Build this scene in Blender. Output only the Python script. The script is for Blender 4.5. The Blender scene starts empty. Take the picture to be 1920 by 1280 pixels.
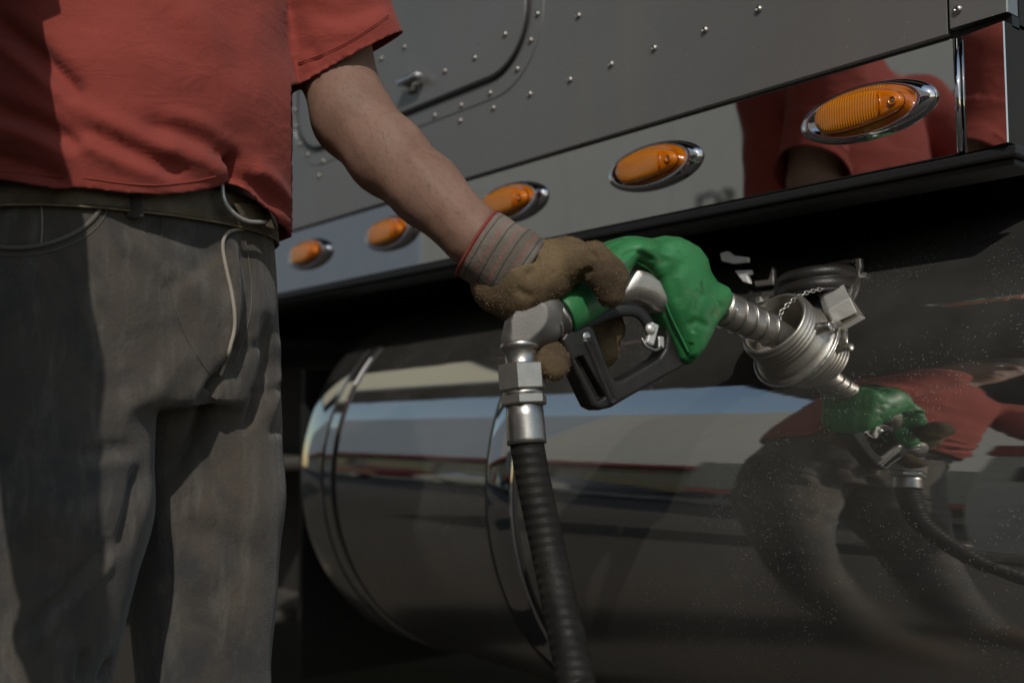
import bpy, bmesh, math, random
import numpy as np
from mathutils import Vector, Matrix, noise
from mathutils.bvhtree import BVHTree
random.seed(7); rng = np.random.default_rng(7)
S = bpy.context.scene
COL = S.collection

# ------------------------------------------------------------------ camera
FPX, PITCH_PX, H = 2000.0, 157.0, 0.78
P_ = math.atan(PITCH_PX / FPX)
A_ = math.atan(0.82 * math.cos(P_))
FW = Vector((-math.cos(A_) * math.cos(P_), math.sin(A_) * math.cos(P_), math.sin(P_)))
RT = Vector((math.sin(A_), math.cos(A_), 0.0))
UP = RT.cross(FW)
CAM = Vector((0, 0, H))
cd = bpy.data.cameras.new('camera'); cam = bpy.data.objects.new('camera', cd); COL.objects.link(cam)
cam.matrix_world = Matrix(((RT.x, UP.x, -FW.x, 0), (RT.y, UP.y, -FW.y, 0), (RT.z, UP.z, -FW.z, H), (0, 0, 0, 1)))
cd.sensor_width = 36; cd.lens = FPX / 1920 * 36; cd.clip_start = 0.02; cd.clip_end = 600
cd.dof.use_dof = True; cd.dof.focus_distance = 1.03; cd.dof.aperture_fstop = 3.9
S.camera = cam

def ray(px, py):
    return FW + RT * ((px - 960) / FPX) + UP * ((640 - py) / FPX)
def D(px, py, depth):
    return CAM + ray(px, py) * depth
def onY(px, py, y):
    r = ray(px, py); return CAM + r * (y / r.y)
def proj(V):
    V = np.asarray(V, float) - np.array(CAM)
    d = V @ np.array(FW)
    return 960 + FPX * (V @ np.array(RT)) / d, 640 - FPX * (V @ np.array(UP)) / d, d

# ------------------------------------------------------------------ sky, sun, exposure
SUN = Vector((0.60, -0.46, 0.65)).normalized()
w = bpy.data.worlds.new('World'); S.world = w; w.use_nodes = True
nt = w.node_tree; bg = nt.nodes['Background']
sky = nt.nodes.new('ShaderNodeTexSky'); sky.sky_type = 'NISHITA'; sky.sun_disc = False
sky.sun_elevation = math.asin(SUN.z); sky.sun_rotation = math.atan2(SUN.x, SUN.y)
sky.dust_density = .6; sky.air_density = 1.6; nt.links.new(sky.outputs[0], bg.inputs[0]); bg.inputs[1].default_value = 0.15
ld = bpy.data.lights.new('sun', 'SUN'); ld.energy = 3.7; ld.angle = math.radians(0.8); ld.color = (1, 0.945, 0.86)
sun = bpy.data.objects.new('sun', ld); COL.objects.link(sun); sun.rotation_euler = SUN.to_track_quat('Z', 'Y').to_euler()
S.view_settings.view_transform = 'Standard'; S.view_settings.look = 'None'; S.view_settings.gamma = 1
S.view_settings.exposure = -0.84

# ------------------------------------------------------------------ materials
class NT:
    def __init__(s, m): s.t = m.node_tree; s.b = s.t.nodes['Principled BSDF']
    def n(s, k, **kw):
        o = s.t.nodes.new(k)
        for a, v in kw.items():
            if a.startswith('i_'): o.inputs[a[2:].replace('_', ' ')].default_value = v
            else: setattr(o, a, v)
        return o
    def l(s, a, b): s.t.links.new(a, b)
    def coord(s, which='Object'): return s.n('ShaderNodeTexCoord').outputs[which]
    def noise(s, scale, detail=3, rough=.55, vec=None, dist=0):
        o = s.n('ShaderNodeTexNoise'); o.inputs['Scale'].default_value = scale; o.inputs['Detail'].default_value = detail
        o.inputs['Roughness'].default_value = rough; o.inputs['Distortion'].default_value = dist
        s.l(vec if vec is not None else s.coord(), o.inputs['Vector']); return o.outputs['Fac']
    def ramp(s, f, stops):
        o = s.n('ShaderNodeValToRGB'); e = o.color_ramp.elements
        while len(e) < len(stops): e.new(0.5)
        for k, (p, c) in enumerate(stops):
            e[k].position = p; e[k].color = (c, c, c, 1) if isinstance(c, (int, float)) else (*c, 1)
        s.l(f, o.inputs[0]); return o.outputs[0]
    def mix(s, f, a, b):
        o = s.n('ShaderNodeMix', data_type='RGBA')
        for k, v in ((0, f), (6, a), (7, b)):
            if hasattr(v, 'links') or hasattr(v, 'is_linked'): s.l(v, o.inputs[k])
            elif k == 0: o.inputs[0].default_value = v
            else: o.inputs[k].default_value = (*v, 1)
        return o.outputs[2]
    def math(s, op, a, b=0.0):
        o = s.n('ShaderNodeMath', operation=op)
        for k, v in enumerate((a, b)):
            if isinstance(v, (int, float)): o.inputs[k].default_value = v
            else: s.l(v, o.inputs[k])
        return o.outputs[0]
    def mapping(s, vec, scale=(1, 1, 1), rot=(0, 0, 0)):
        o = s.n('ShaderNodeMapping'); o.inputs['Scale'].default_value = scale; o.inputs['Rotation'].default_value = rot
        s.l(vec, o.inputs[0]); return o.outputs[0]
    def bump(s, h, strength, dist, prev=None):
        o = s.n('ShaderNodeBump'); o.inputs['Strength'].default_value = strength; o.inputs['Distance'].default_value = dist
        s.l(h, o.inputs['Height'])
        if prev is not None: s.l(prev, o.inputs['Normal'])
        s.l(o.outputs[0], s.b.inputs['Normal']); return o.outputs[0]
def mat(name, base=(.5, .5, .5), rough=.5, metal=0.0, var=0.12, vscale=9, bump=0.0, bscale=300, **kw):
    m = bpy.data.materials.new(name); m.use_nodes = True; t = NT(m); b = t.b
    b.inputs['Metallic'].default_value = metal; b.inputs['Roughness'].default_value = rough
    for k, v in kw.items(): b.inputs[k.replace('_', ' ')].default_value = v
    f = t.noise(vscale, 5)
    c = t.mix(t.ramp(f, [(.3, 0.0), (.7, 1.0)]), tuple(x * (1 - var) for x in base), tuple(min(1, x * (1 + var)) for x in base))
    t.l(c, b.inputs['Base Color'])
    r = t.math('MULTIPLY_ADD', t.noise(vscale * 4, 4), 0.25 * rough); r.node.inputs[2].default_value = rough * .87
    t.l(r, b.inputs['Roughness'])
    if bump: t.bump(t.noise(bscale, 3), bump, 0.001)
    return m
M = {}
M['black'] = mat('black_paint', (.012, .012, .012), .45)
M['dark'] = mat('dark_grime', (.02, .018, .016), .8, bump=.5, bscale=60)
M['rubber'] = mat('black_rubber', (.018, .018, .019), .55, bump=.3, bscale=200)
M['plastic'] = mat('worn_black_plastic', (.017, .0145, .013), .42, bump=.35, bscale=500, var=.35, vscale=40)
M['alu'] = mat('cast_aluminium', (.46, .43, .39), .42, .9, bump=.18, bscale=500, var=.16, vscale=30)
M['cast'] = mat('blasted_aluminium', (.20, .19, .178), .58, .75, bump=.25, bscale=700, var=.14, vscale=30)
M['steel'] = mat('machined_steel', (.48, .46, .43), .36, 1.0, bump=.15, bscale=700, var=.2, vscale=45)
M['dsteel'] = mat('dull_dark_steel', (.16, .15, .135), .35, .9, var=.3, vscale=40)
M['chrome'] = mat('chrome', (.78, .78, .79), .035, 1.0, var=.02)
M['white'] = mat('white_paint', (.75, .75, .73), .5, bump=.2, bscale=80)
M['ear'] = mat('bright_steel', (.62, .60, .56), .36, .75, bump=.3, bscale=300)
M['seamc'] = mat('worn_denim_seam', (.15, .138, .12), .9, bump=.6, bscale=900)
M['cord'] = mat('pale_seam', (.36, .32, .26), .8, bump=.6, bscale=900)
M['brass'] = mat('brass_rivet', (.7, .5, .2), .3, 1.0)
M['bone'] = mat('hair', (.05, .03, .02), .7)
M['eye'] = mat('eye', (.6, .6, .58), .2)
M['boot'] = mat('boot_leather', (.09, .055, .03), .6, bump=.4, bscale=200)

def m_tank():
    m = bpy.data.materials.new('polished_tank'); m.use_nodes = True; t = NT(m); b = t.b
    b.inputs['Metallic'].default_value = 1.0
    co = t.coord()
    f = t.noise(3, 4, vec=t.mapping(co, (1, 3, 3)))
    base = t.mix(f, (.55, .53, .49), (.63, .61, .57))
    # dust specks and dried splashes
    v = t.n('ShaderNodeTexVoronoi', feature='F1'); v.inputs['Scale'].default_value = 430; t.l(co, v.inputs['Vector'])
    wn = t.n('ShaderNodeTexWhiteNoise', noise_dimensions='3D'); t.l(v.outputs['Color'], wn.inputs['Vector'])
    small = t.math('LESS_THAN', v.outputs['Distance'], t.math('MULTIPLY', t.noise(60, 2), .30))
    pick = t.math('GREATER_THAN', t.noise(7, 4), .50)
    pk2 = t.math('GREATER_THAN', wn.outputs['Value'], .55)
    spec = t.math('MULTIPLY', t.math('MULTIPLY', small, pick), pk2)
    base = t.mix(t.math('MULTIPLY', spec, .30), base, (.36, .33, .28)); t.l(base, b.inputs['Base Color'])
    film = t.ramp(t.noise(4.5, 6, .6), [(.3, .972), (.72, .895)])
    t.l(t.math('SUBTRACT', film, t.math('MULTIPLY', spec, .6)), b.inputs['Metallic'])
    # fine scratches
    sc = t.noise(60, 2, vec=t.mapping(co, (.25, 6, 6)))
    hz = t.ramp(t.noise(5, 6, .65), [(.35, .012), (.75, .055)])
    r = t.math('ADD', t.math('MULTIPLY', spec, .5), hz); sz = t.n('ShaderNodeSeparateXYZ'); t.l(co, sz.inputs[0])
    zz = t.math('ADD', sz.outputs['Z'], t.math('MULTIPLY', t.noise(6, 4), .06)); lo = t.ramp(t.math('MULTIPLY', zz, 1.0), [(.58, .20), (.69, 0.)])
    r = t.math('ADD', r, lo); t.l(r, b.inputs['Roughness'])
    n1 = t.bump(sc, .012, .001)
    t.bump(t.noise(9, 1, vec=t.mapping(co, (.6, 1, 1))), 0.035, .004, n1)
    return m
M['tank'] = m_tank()
def m_mirror():
    m = bpy.data.materials.new('polished_skirt'); m.use_nodes = True; t = NT(m); b = t.b
    b.inputs['Metallic'].default_value = 1.0
    t.l(t.mix(t.noise(30, 5), (.60, .595, .58), (.67, .66, .645)), b.inputs['Base Color'])
    t.l(t.ramp(t.noise(14, 5), [(.3, .012), (.8, .05)]), b.inputs['Roughness'])
    t.bump(t.noise(5, 1), .12, .003)
    return m
M['mirror'] = m_mirror()
def m_paint():
    m = bpy.data.materials.new('grey_truck_paint'); m.use_nodes = True; t = NT(m); b = t.b
    b.inputs['Metallic'].default_value = .55
    v = t.n('ShaderNodeTexVoronoi', feature='F1'); v.inputs['Scale'].default_value = 120; t.l(t.coord(), v.inputs['Vector'])
    wn = t.n('ShaderNodeTexWhiteNoise', noise_dimensions='3D'); t.l(v.outputs['Color'], wn.inputs['Vector'])
    sp = t.math('MULTIPLY', t.math('LESS_THAN', v.outputs['Distance'], .11), t.math('GREATER_THAN', wn.outputs['Value'], .72))
    c = t.mix(t.noise(4, 5), (.27, .27, .27), (.32, .315, .305))
    c = t.mix(t.ramp(t.noise(7, 6, .65, vec=t.mapping(t.coord(), (1.5, 1, .25))), [(.5, 0.), (.8, .45)]), c, (.36, .335, .29))
    t.l(t.mix(t.math('MULTIPLY', sp, .6), c, (.6, .56, .5)), b.inputs['Base Color'])
    t.l(t.ramp(t.noise(11, 5), [(.3, .27), (.8, .40)]), b.inputs['Roughness'])
    n1 = t.bump(t.noise(900, 2), .12, .0006)
    t.bump(t.noise(3.2, 1), .25, .006, n1)
    return m
M['paint'] = m_paint()
def m_cloth(name, c1, c2, bscale=1400, grime=None, bs=.5):
    m = bpy.data.materials.new(name); m.use_nodes = True; t = NT(m); b = t.b
    b.inputs['Roughness'].default_value = .92; b.inputs['Sheen Weight'].default_value = .25; b.inputs['Sheen Roughness'].default_value = .5
    b.inputs['Specular IOR Level'].default_value = .2
    c = t.mix(t.ramp(t.noise(14, 6, .62), [(.3, 0.), (.7, 1.)]), c1, c2)
    if grime: c = t.mix(t.ramp(t.noise(5.5, 6, .6, dist=.6), [(.42, 0.), (.68, 1.)]), c, grime)
    c = t.mix(t.math('MULTIPLY', t.noise(520, 2), .35), c, tuple(x * .45 for x in c1))
    t.l(c, b.inputs['Base Color'])
    wv = t.n('ShaderNodeTexWave', wave_type='BANDS', bands_direction='DIAGONAL'); wv.inputs['Scale'].default_value = bscale / 4
    wv.inputs['Distortion'].default_value = 2.0; t.l(t.coord(), wv.inputs['Vector'])
    n1 = t.bump(wv.outputs['Fac'], bs * .5, .0006)
    n2 = t.bump(t.noise(260, 4), bs, .0009, n1)
    t.bump(t.noise(22, 3, .5), bs * .55, .006, n2)
    return m
def m_denim():
    m = m_cloth('grimy_black_denim', (.052, .050, .050), (.092, .084, .074), grime=(.118, .096, .075), bs=.7)
    t = NT(m); co = t.coord(); src = t.b.inputs['Base Color'].links[0].from_socket
    st = t.noise(30, 5, .65, vec=t.mapping(co, (1.6, 1.6, .35)))
    c = t.mix(t.ramp(st, [(.50, 0.), (.72, .6)]), src, (.170, .155, .134))
    c = t.mix(t.ramp(t.noise(9, 5, .6, dist=1.2), [(.52, 0.), (.70, .7)]), c, (.036, .038, .042))
    t.l(c, t.b.inputs['Base Color']); old = t.b.inputs['Normal'].links[0].from_socket
    t.bump(t.noise(46, 4, .55, vec=t.mapping(co, (1, 1, .55)), dist=.8), .32, .005, old); return m
def m_shirt():
    m = m_cloth('red_cotton', (.285, .054, .041), (.335, .067, .051), bs=.35); t = NT(m); t.b.inputs['Sheen Weight'].default_value = .08
    old = t.b.inputs['Normal'].links[0].from_socket
    n1 = t.bump(t.noise(16, 3, .5, vec=t.mapping(t.coord(), (1, 1, 2.2), (.5, .3, 0)), dist=1.1), .26, .009, old); t.bump(t.noise(60, 3, .5, dist=.8), .14, .003, n1); return m
M['shirt'] = m_shirt()
M['denim'] = m_denim()
M['leather_belt'] = mat('oily_belt_leather', (.105, .082, .052), .45, var=.5, vscale=35, bump=.8, bscale=120)
def m_skin():
    m = bpy.data.materials.new('skin'); m.use_nodes = True; t = NT(m); b = t.b
    c = t.mix(t.ramp(t.noise(16, 5), [(.35, 0.), (.7, 1.)]), (.215, .118, .082), (.275, .165, .12))
    c = t.mix(t.ramp(t.noise(120, 3), [(.62, 0.), (.75, .5)]), c, (.15, .07, .05))
    t.l(c, b.inputs['Base Color']); b.inputs['Roughness'].default_value = .66
    b.inputs['Subsurface Weight'].default_value = .12; b.inputs['Subsurface Radius'].default_value = (.01, .004, .002)
    n1 = t.bump(t.noise(420, 4), .35, .0006); t.bump(t.noise(38, 3), .35, .003, n1)
    return m
M['skin'] = m_skin()
def m_suede():
    m = bpy.data.materials.new('suede_leather'); m.use_nodes = True; t = NT(m); b = t.b
    c = t.mix(t.ramp(t.noise(11, 6), [(.40, 0.), (.60, 1.)]), (.088, .064, .043), (.25, .178, .098))
    c = t.mix(t.math('MULTIPLY', t.noise(900, 2), .5), c, (.12, .08, .045))
    t.l(c, b.inputs['Base Color']); b.inputs['Roughness'].default_value = .95; b.inputs['Specular IOR Level'].default_value = .1
    n1 = t.bump(t.noise(1300, 3), .9, .0012); n2 = t.bump(t.noise(300, 5, .7), .75, .0016, n1); t.bump(t.noise(45, 3), .5, .004, n2)
    return m
M['suede'] = m_suede()
M['nap'] = mat('suede_nap', (.24, .172, .098), .95, var=.5, vscale=40)
def m_cuff():
    m = bpy.data.materials.new('striped_cuff'); m.use_nodes = True; t = NT(m); b = t.b
    uv = t.n('ShaderNodeUVMap').outputs[0]; sp = t.n('ShaderNodeSeparateXYZ'); t.l(uv, sp.inputs[0]); v = sp.outputs['Y']
    wob = t.math('MULTIPLY', t.math('SUBTRACT', t.noise(30, 2), .5), .004)
    vv = t.math('ADD', v, wob)
    ph = t.math('FRACT', t.math('DIVIDE', vv, .0135))
    blk = t.math('LESS_THAN', t.math('ABSOLUTE', t.math('SUBTRACT', ph, .5)), .055)
    red = t.math('MULTIPLY', t.math('LESS_THAN', t.math('ABSOLUTE', t.math('SUBTRACT', ph, .12)), .13), t.math('GREATER_THAN', t.noise(420, 2), .5))
    c = t.mix(t.ramp(t.noise(25, 5), [(.35, 0.), (.7, 1.)]), (.13, .108, .086), (.25, .215, .18))
    c = t.mix(t.math('MULTIPLY', red, .5), c, (.34, .09, .07)); c = t.mix(t.math('MULTIPLY', blk, .6), c, (.02, .02, .022))
    t.l(c, b.inputs['Base Color']); b.inputs['Roughness'].default_value = .92
    n1 = t.bump(t.noise(900, 2), .8, .001); t.bump(t.noise(70, 3), .5, .004, n1)
    return m
M['cuff'] = m_cuff()
M['cuff_edge'] = mat('red_binding', (.24, .045, .032), .9, bump=.8, bscale=900, var=.3, vscale=60)
def m_green():
    m = bpy.data.materials.new('green_vinyl'); m.use_nodes = True; t = NT(m); b = t.b
    c = t.mix(t.ramp(t.noise(22, 6), [(.3, 0.), (.72, 1.)]), (.018, .145, .042), (.040, .235, .075))
    wr = t.ramp(t.noise(70, 6, .7), [(.60, 0.), (.70, .45)])
    c = t.mix(wr, c, (.20, .17, .085)); c = t.mix(t.ramp(t.noise(35, 6, .75), [(.62, 0.), (.70, .8)]), c, (.012, .05, .02))
    t.l(c, b.inputs['Base Color']); t.l(t.ramp(t.noise(40, 4), [(.3, .38), (.7, .6)]), b.inputs['Roughness'])
    n1 = t.bump(t.noise(500, 3), .3, .001); t.bump(t.noise(30, 4), .12, .003, n1)
    return m
M['green'] = m_green()
def m_hose():
    m = bpy.data.materials.new('hose_rubber'); m.use_nodes = True; t = NT(m); b = t.b
    uv = t.n('ShaderNodeUVMap').outputs[0]; sp = t.n('ShaderNodeSeparateXYZ'); t.l(uv, sp.inputs[0])
    ph = t.math('FRACT', t.math('ADD', t.math('DIVIDE', sp.outputs['Y'], .009), sp.outputs['X']))
    tri = t.math('ABSOLUTE', t.math('SUBTRACT', ph, .5))
    c = t.mix(t.ramp(t.noise(25, 5), [(.35, 0.), (.7, 1.)]), (.010, .009, .008), (.022, .019, .016))
    t.l(c, b.inputs['Base Color']); t.l(t.ramp(t.noise(60, 4), [(.3, .45), (.7, .7)]), b.inputs['Roughness']); b.inputs['Specular IOR Level'].default_value = .25
    n1 = t.bump(tri, .55, .003); t.bump(t.noise(500, 3), .4, .001, n1)
    return m
M['hose'] = m_hose()
def m_amber(ribs=True):
    m = bpy.data.materials.new('amber_lens'); m.use_nodes = True; t = NT(m); b = t.b
    co = t.coord(); sp = t.n('ShaderNodeSeparateXYZ'); t.l(co, sp.inputs[0])
    ph = t.math('FRACT', t.math('DIVIDE', sp.outputs['X'], .0030)); tri = t.math('ABSOLUTE', t.math('SUBTRACT', ph, .5))
    ins = t.math('MULTIPLY', tri, t.math('LESS_THAN', sp.outputs['X'], .022))
    c = t.mix(t.math('MULTIPLY', ins, 1.6), (.62, .155, .001), (.80, .30, .003))
    t.l(c, b.inputs['Base Color']); b.inputs['Roughness'].default_value = .16; b.inputs['Coat Weight'].default_value = 1.0; b.inputs['Coat Roughness'].default_value = .04
    t.bump(ins, .8, .0015)
    return m
M['amber'] = m_amber()
def m_ground():
    m = bpy.data.materials.new('forecourt'); m.use_nodes = True; t = NT(m); b = t.b
    c = t.mix(t.ramp(t.noise(.35, 8, .65), [(.35, 0.), (.7, 1.)]), (.024, .021, .018), (.045, .039, .033))
    c = t.mix(t.ramp(t.noise(1.6, 5), [(.58, 0.), (.70, .7)]), c, (.014, .013, .012))
    t.l(c, b.inputs['Base Color']); b.inputs['Roughness'].default_value = .85
    t.bump(t.noise(90, 4), .6, .006)
    return m
M['ground'] = m_ground()
def m_panels(name, c, px=2.4, joint=(.2, .18, .15)):
    m = bpy.data.materials.new(name); m.use_nodes = True; t = NT(m); b = t.b
    sp = t.n('ShaderNodeSeparateXYZ'); t.l(t.coord(), sp.inputs[0])
    a = t.math('LESS_THAN', t.math('ABSOLUTE', t.math('SUBTRACT', t.math('FRACT', t.math('DIVIDE', sp.outputs['X'], px)), .5)), .012)
    d = t.math('LESS_THAN', t.math('ABSOLUTE', t.math('SUBTRACT', t.math('FRACT', t.math('DIVIDE', sp.outputs['Z'], px)), .5)), .010)
    cc = t.mix(t.ramp(t.noise(.5, 6), [(.3, 0.), (.75, 1.)]), tuple(x * .82 for x in c), c)
    t.l(t.mix(t.math('MULTIPLY', t.math('MAXIMUM', a, d), .55), cc, joint), b.inputs['Base Color']); b.inputs['Roughness'].default_value = .7
    return m
M['fascia'] = m_panels('fascia_panels', (.66, .62, .56))
def translucent(m, f, c):
    t = NT(m); tr = t.n('ShaderNodeBsdfTranslucent'); mx = t.n('ShaderNodeMixShader'); mx.inputs[0].default_value = f; tr.inputs[0].default_value = (*c, 1)
    out = [n for n in t.t.nodes if n.type == 'OUTPUT_MATERIAL'][0]; t.l(t.b.outputs[0], mx.inputs[1]); t.l(tr.outputs[0], mx.inputs[2]); t.l(mx.outputs[0], out.inputs[0])
translucent(M['fascia'], .5, (.50, .475, .435))
M['fascia_sky_tint'] = m_panels('sky_tinted_fascia', (.38, .43, .50)); translucent(M['fascia_sky_tint'], .5, (.40, .44, .51))  # blue put in for the sky tint mirrored in the truck panel
M['glow_sheet'] = mat('cream_glow_sheet', (.7, .62, .45), .6); translucent(M['glow_sheet'], .75, (.8, .72, .52))  # made-up sheet; sun through it gives the tank its cream reflection
M['wall'] = mat('rendered_wall', (.4, .36, .32), .8)
M['soffit'] = m_panels('canopy_soffit', (.16, .14, .12), 1.2)
M['brown'] = mat('dark_brown_soffit', (.045, .036, .03), .7)
M['red'] = mat('red_stripe', (.45, .03, .035), .5)
M['glass'] = mat('shop_glass', (.03, .035, .04), .12)
M['van'] = m_panels('box_body_white', (.42, .39, .35), 1.1, (.25, .23, .2))

# ------------------------------------------------------------------ object helpers
def tag(o, label=None, cat=None, group=None, kind=None):
    for k, v in (('label', label), ('category', cat), ('group', group), ('kind', kind)):
        if v: o[k] = v
    return o
def empty(name, loc=(0, 0, 0), **kw):
    o = bpy.data.objects.new(name, None); COL.objects.link(o); o.location = loc; o.empty_display_size = .05
    return tag(o, **kw)
def put(o, parent):
    """parent o, keeping world coordinates"""
    if parent is not None:
        o.parent = parent
        mw = Matrix.Identity(4); q = parent
        while q is not None:
            mw = q.matrix_basis @ mw if q.parent is None else (q.matrix_parent_inverse @ q.matrix_basis) @ mw
            q = q.parent
        o.matrix_parent_inverse = mw.inverted()
    return o
def mesh(name, V, F, m, parent=None, smooth=True, uv=None):
    me = bpy.data.meshes.new(name); me.from_pydata([tuple(v) for v in V], [], [tuple(int(i) for i in f) for f in F])
    if uv is not None:
        ul = me.uv_layers.new(name='UVMap'); li = np.zeros(len(me.loops), int); me.loops.foreach_get('vertex_index', li)
        ul.data.foreach_set('uv', np.asarray(uv, 'f')[li].ravel())
    me.validate()
    if smooth: me.polygons.foreach_set('use_smooth', [True] * len(me.polygons))
    me.materials.append(M[m] if isinstance(m, str) else m)
    o = bpy.data.objects.new(name, me); COL.objects.link(o)
    return put(o, parent)
def join(parts):
    V, F, n = [], [], 0
    for v, f in parts:
        V += [tuple(x) for x in v]; F += [tuple(i + n for i in q) for q in f]; n += len(v)
    return V, F
def frame(ax):
    ax = Vector(ax).normalized(); t = Vector((0, 0, 1)) if abs(ax.z) < .9 else Vector((1, 0, 0))
    a = ax.cross(t).normalized(); return a, ax.cross(a).normalized(), ax
def lathe(o, ax, prof, n=40, cap=True, phase=0, flat=None):
    a, b, c = frame(ax); o = Vector(o); V, F = [], []
    for (h, r) in prof:
        for i in range(n):
            t = phase + 2 * math.pi * i / n; V.append(o + c * h + (a * math.cos(t) + b * math.sin(t) * (flat or 1)) * r)
    for j in range(len(prof) - 1):
        for i in range(n):
            k = (i + 1) % n; F.append((j * n + i, j * n + k, (j + 1) * n + k, (j + 1) * n + i))
    if cap:
        F.append(tuple(range(n))[::-1]); F.append(tuple((len(prof) - 1) * n + i for i in range(n)))
    return V, F
def smooth_path(pts, n=8):
    P = [Vector(p) for p in pts]; out = []
    for i in range(len(P) - 1):
        p0 = P[max(i - 1, 0)]; p1 = P[i]; p2 = P[i + 1]; p3 = P[min(i + 2, len(P) - 1)]
        for k in range(n):
            t = k / n; out.append(.5 * ((2 * p1) + (-p0 + p2) * t + (2 * p0 - 5 * p1 + 4 * p2 - p3) * t * t + (-p0 + 3 * p1 - 3 * p2 + p3) * t ** 3))
    out.append(P[-1]); return out
def tube(pts, rad, n=16, cap=True, flat=1.0, up=None, uv=False):
    P = [Vector(p) for p in pts]; R = rad if hasattr(rad, '__len__') else [rad] * len(P)
    if len(R) != len(P): R = list(np.interp(np.linspace(0, 1, len(P)), np.linspace(0, 1, len(R)), R))
    V, F, U = [], [], []; T = [(P[min(i + 1, len(P) - 1)] - P[max(i - 1, 0)]).normalized() for i in range(len(P))]
    a = Vector(up) if up is not None else frame(T[0])[0]; L = 0
    m = n + 1 if uv else n
    for i, p in enumerate(P):
        a = (a - T[i] * a.dot(T[i])).normalized(); b = T[i].cross(a)
        if i: L += (p - P[i - 1]).length
        for k in range(m):
            t = 2 * math.pi * k / n; V.append(p + (a * math.cos(t) * flat + b * math.sin(t)) * R[i]); U.append((k / n, L))
    for j in range(len(P) - 1):
        for i in range(n):
            k = (i + 1) % m; F.append((j * m + i, j * m + k, (j + 1) * m + k, (j + 1) * m + i))
    if cap: F.append(tuple(range(n))[::-1]); F.append(tuple((len(P) - 1) * m + i for i in range(n)))
    return (V, F, U) if uv else (V, F)
def box(x0, x1, y0, y1, z0, z1, bev=0.0, seg=2):
    bm = bmesh.new(); bmesh.ops.create_cube(bm, size=1)
    for v in bm.verts: v.co = Vector(((x0 + x1) / 2 + v.co.x * (x1 - x0), (y0 + y1) / 2 + v.co.y * (y1 - y0), (z0 + z1) / 2 + v.co.z * (z1 - z0)))
    if bev: bmesh.ops.bevel(bm, geom=bm.edges[:], offset=bev, segments=seg, profile=.5, affect='EDGES')
    bm.verts.index_update(); r = ([v.co.copy() for v in bm.verts], [tuple(v.index for v in f.verts) for f in bm.faces]); bm.free(); return r
def obox(c, ax, ay, az, sx, sy, sz, bev=0.0):
    V, F = box(-sx / 2, sx / 2, -sy / 2, sy / 2, -sz / 2, sz / 2, bev)
    c = Vector(c); ax, ay, az = Vector(ax), Vector(ay), Vector(az); return [c + ax * v.x + ay * v.y + az * v.z for v in V], F

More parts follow.
